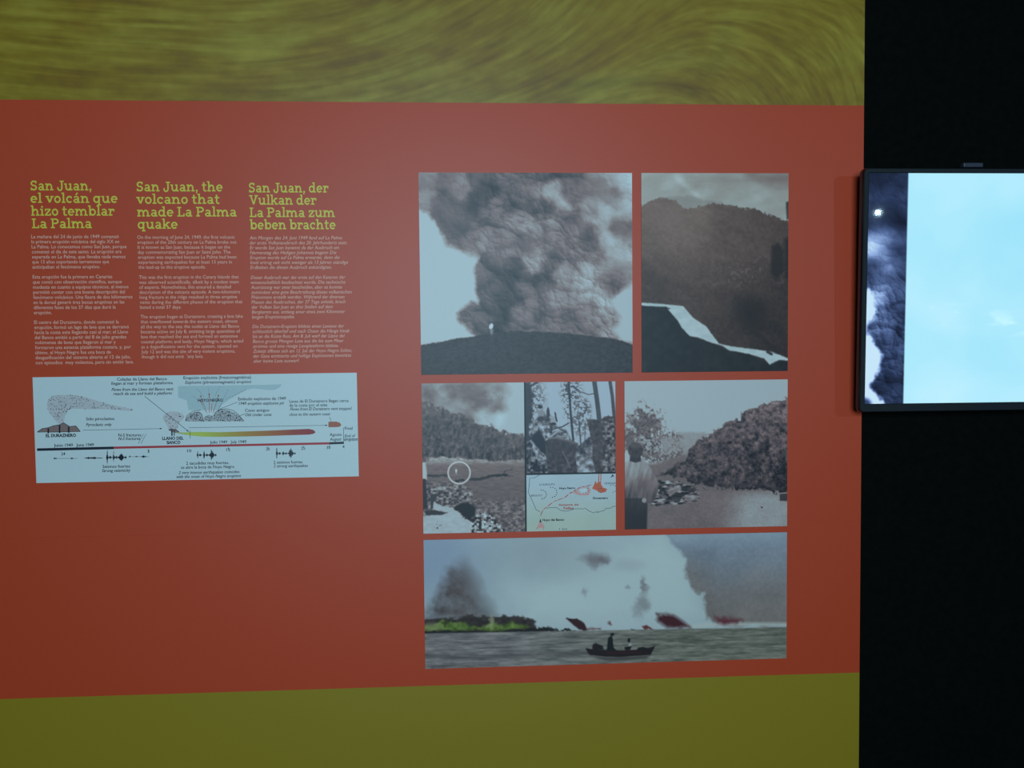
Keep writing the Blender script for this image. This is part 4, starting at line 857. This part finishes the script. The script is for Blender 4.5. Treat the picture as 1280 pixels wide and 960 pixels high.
# front bezel ring: from the screen opening outwards
loft('bezel', [(TW, TH, .001, 0.003, 0), (TW, TH, .001, -.001, 0), (TW+.004, TH+.004, .002, -.0025, 0), (TW+2*BZ, TH+2*BZ+.006, .008, -.0025, bd), (TW+2*BZ+.003, TH+2*BZ+.009, .010, -.001, bd)], M['bezel'])
loft('rim', [(TW+2*BZ+.003, TH+2*BZ+.009, .010, -.001, bd), (TW+2*BZ+.007, TH+2*BZ+.013, .012, .004, bd), (TW+2*BZ+.007, TH+2*BZ+.013, .012, .016, bd), (TW+2*BZ+.001, TH+2*BZ+.007, .010, .019, bd), (TW-.05, TH-.05, .01, .021, 0)], M['rim'])
loft('back_housing', [(TW-.05, TH-.05, .01, .021, 0), (TW-.12, TH-.12, .02, .045, 0)], M['housing'], cap1=True)
tb_ = MB(); tb_.box(-.20, .20, .045, .055, .10, .42); tb_.box(-.02, .02, .050, .064, .12, .40)
o = tb_.build('wall_bracket', M['steel']); o.parent = tv
def paint_screen():
    W_, H_ = 640, 360
    u = np.linspace(0, TW, W_)[None, :]; v = np.linspace(0, TH, H_)[:, None]; U, V = np.broadcast_arrays(u, v)
    K = 288/TH; X = U*K*2.823+66; Y = V*K*2.823+75          # zoomed reading of the photograph
    n1 = fbm(X/60, Y/60, 4, 3)
    C = np.zeros(X.shape+(3,))+np.array((170, 232, 252.))
    t = rbf(X, Y, [(250, 100, .35), (500, 110, .25), (250, 220, -.2), (400, 300, .05), (600, 300, -.3), (350, 450, .1), (600, 450, -.1), (380, 570, .6), (450, 600, .2), (600, 600, .25), (300, 680, -.05), (500, 720, -.45), (300, 780, .1), (600, 780, -.2), (350, 840, .8), (500, 860, .5), (620, 870, .6), (1200, 300, -.1), (1200, 700, 0)], 75)
    cl_ = sst(.5, .7, fbm(X/90, Y/28, 4, 9))*lmask(X, Y, [(330, 565), (420, 580), (520, 590), (640, 615), (1500, 640)], 40, 60)
    C = C+(t*26)[..., None]*np.array((1.1, .4, .15))+(cl_*22)[..., None]*np.array((1.2, .7, .2))+((fbm(X/140, Y/110, 3, 5)-.5)*12)[..., None]*np.array((1.3, .5, .2))
    base = rbf(X, Y, [(90,90,.06),(120,130,.10),(150,120,.20),(190,90,.16),(90,160,.3),(130,170,.22),(175,170,.14),(90,215,.22),(140,240,.05),(185,240,.05),(205,180,.35),(90,260,.14),(130,290,.62),(100,310,.78),(80,340,.92),(130,350,.6),(160,360,.2),(190,350,.16),(190,310,.35),(150,395,.72),(120,390,.62),(80,400,.2),(100,430,.26),(80,460,.3),(150,440,.35),(190,430,.25),(130,490,.6),(180,500,.3),(90,510,.85),(110,540,.4),(150,560,.28),(190,570,.2),(100,600,.55),(140,620,.45),(190,620,.3),(120,680,.2),(150,660,.2),(190,680,.28),(140,730,.25),(180,740,.24),(120,790,.2),(110,830,.14),(150,800,.18),(190,800,.22),(150,860,.15),(185,870,.22)], 26)
    wx = X+(n1-.5)*40
    skyl = pmask(wx, Y+(fbm(X/20, Y/20, 3, 7)-.5)*40, [(40,480),(75,490),(100,520),(115,560),(80,600),(75,640),(105,670),(125,710),(118,760),(92,820),(120,860),(140,900),(40,900)], 14)
    bl_ = billow(X[:, :180], Y[:, :180], (70, 34, 16), 5)
    g = base.copy(); g[:, :180] += .24*bl_*(.5+base[:, :180])*(.35+.65*sst(380, 520, Y[:, :180]))+.03
    g = g+.14*(fbm(X/30, Y/30, 4, 12)-.5)
    g = g*(1-skyl)+.97*skyl
    D_ = emask(X+(n1-.5)*20, Y, 64, 890, 26, 22, .5); g = g*(1-D_)+.3*D_
    SC = tone(g, ((12, 18, 34), (38, 52, 84), (78, 100, 146), (142, 172, 222), (205, 236, 252)))
    xe = 208
    ms = np.clip(.5+(xe-X)/4, 0, 1)
    return C*(1-ms[..., None])+SC*ms[..., None]
scr = print_board('screen', (-TW/2, TW/2, 0, TH), paint_screen(), 0.0, 0.003, M['screen'], is_lin=True); scr.parent = tv
# small sensor tab on the top edge
tabx = 1.153-(TX0+TW/2)
t_ = MB(); t_.box(tabx-.023, tabx+.023, .002, .016, TH+BZ+.004, TH+BZ+.0145); o = t_.build('sensor_tab', M['tab']); o.parent = tv
bv = o.modifiers.new('bevel', 'BEVEL'); bv.width = .002; bv.segments = 2
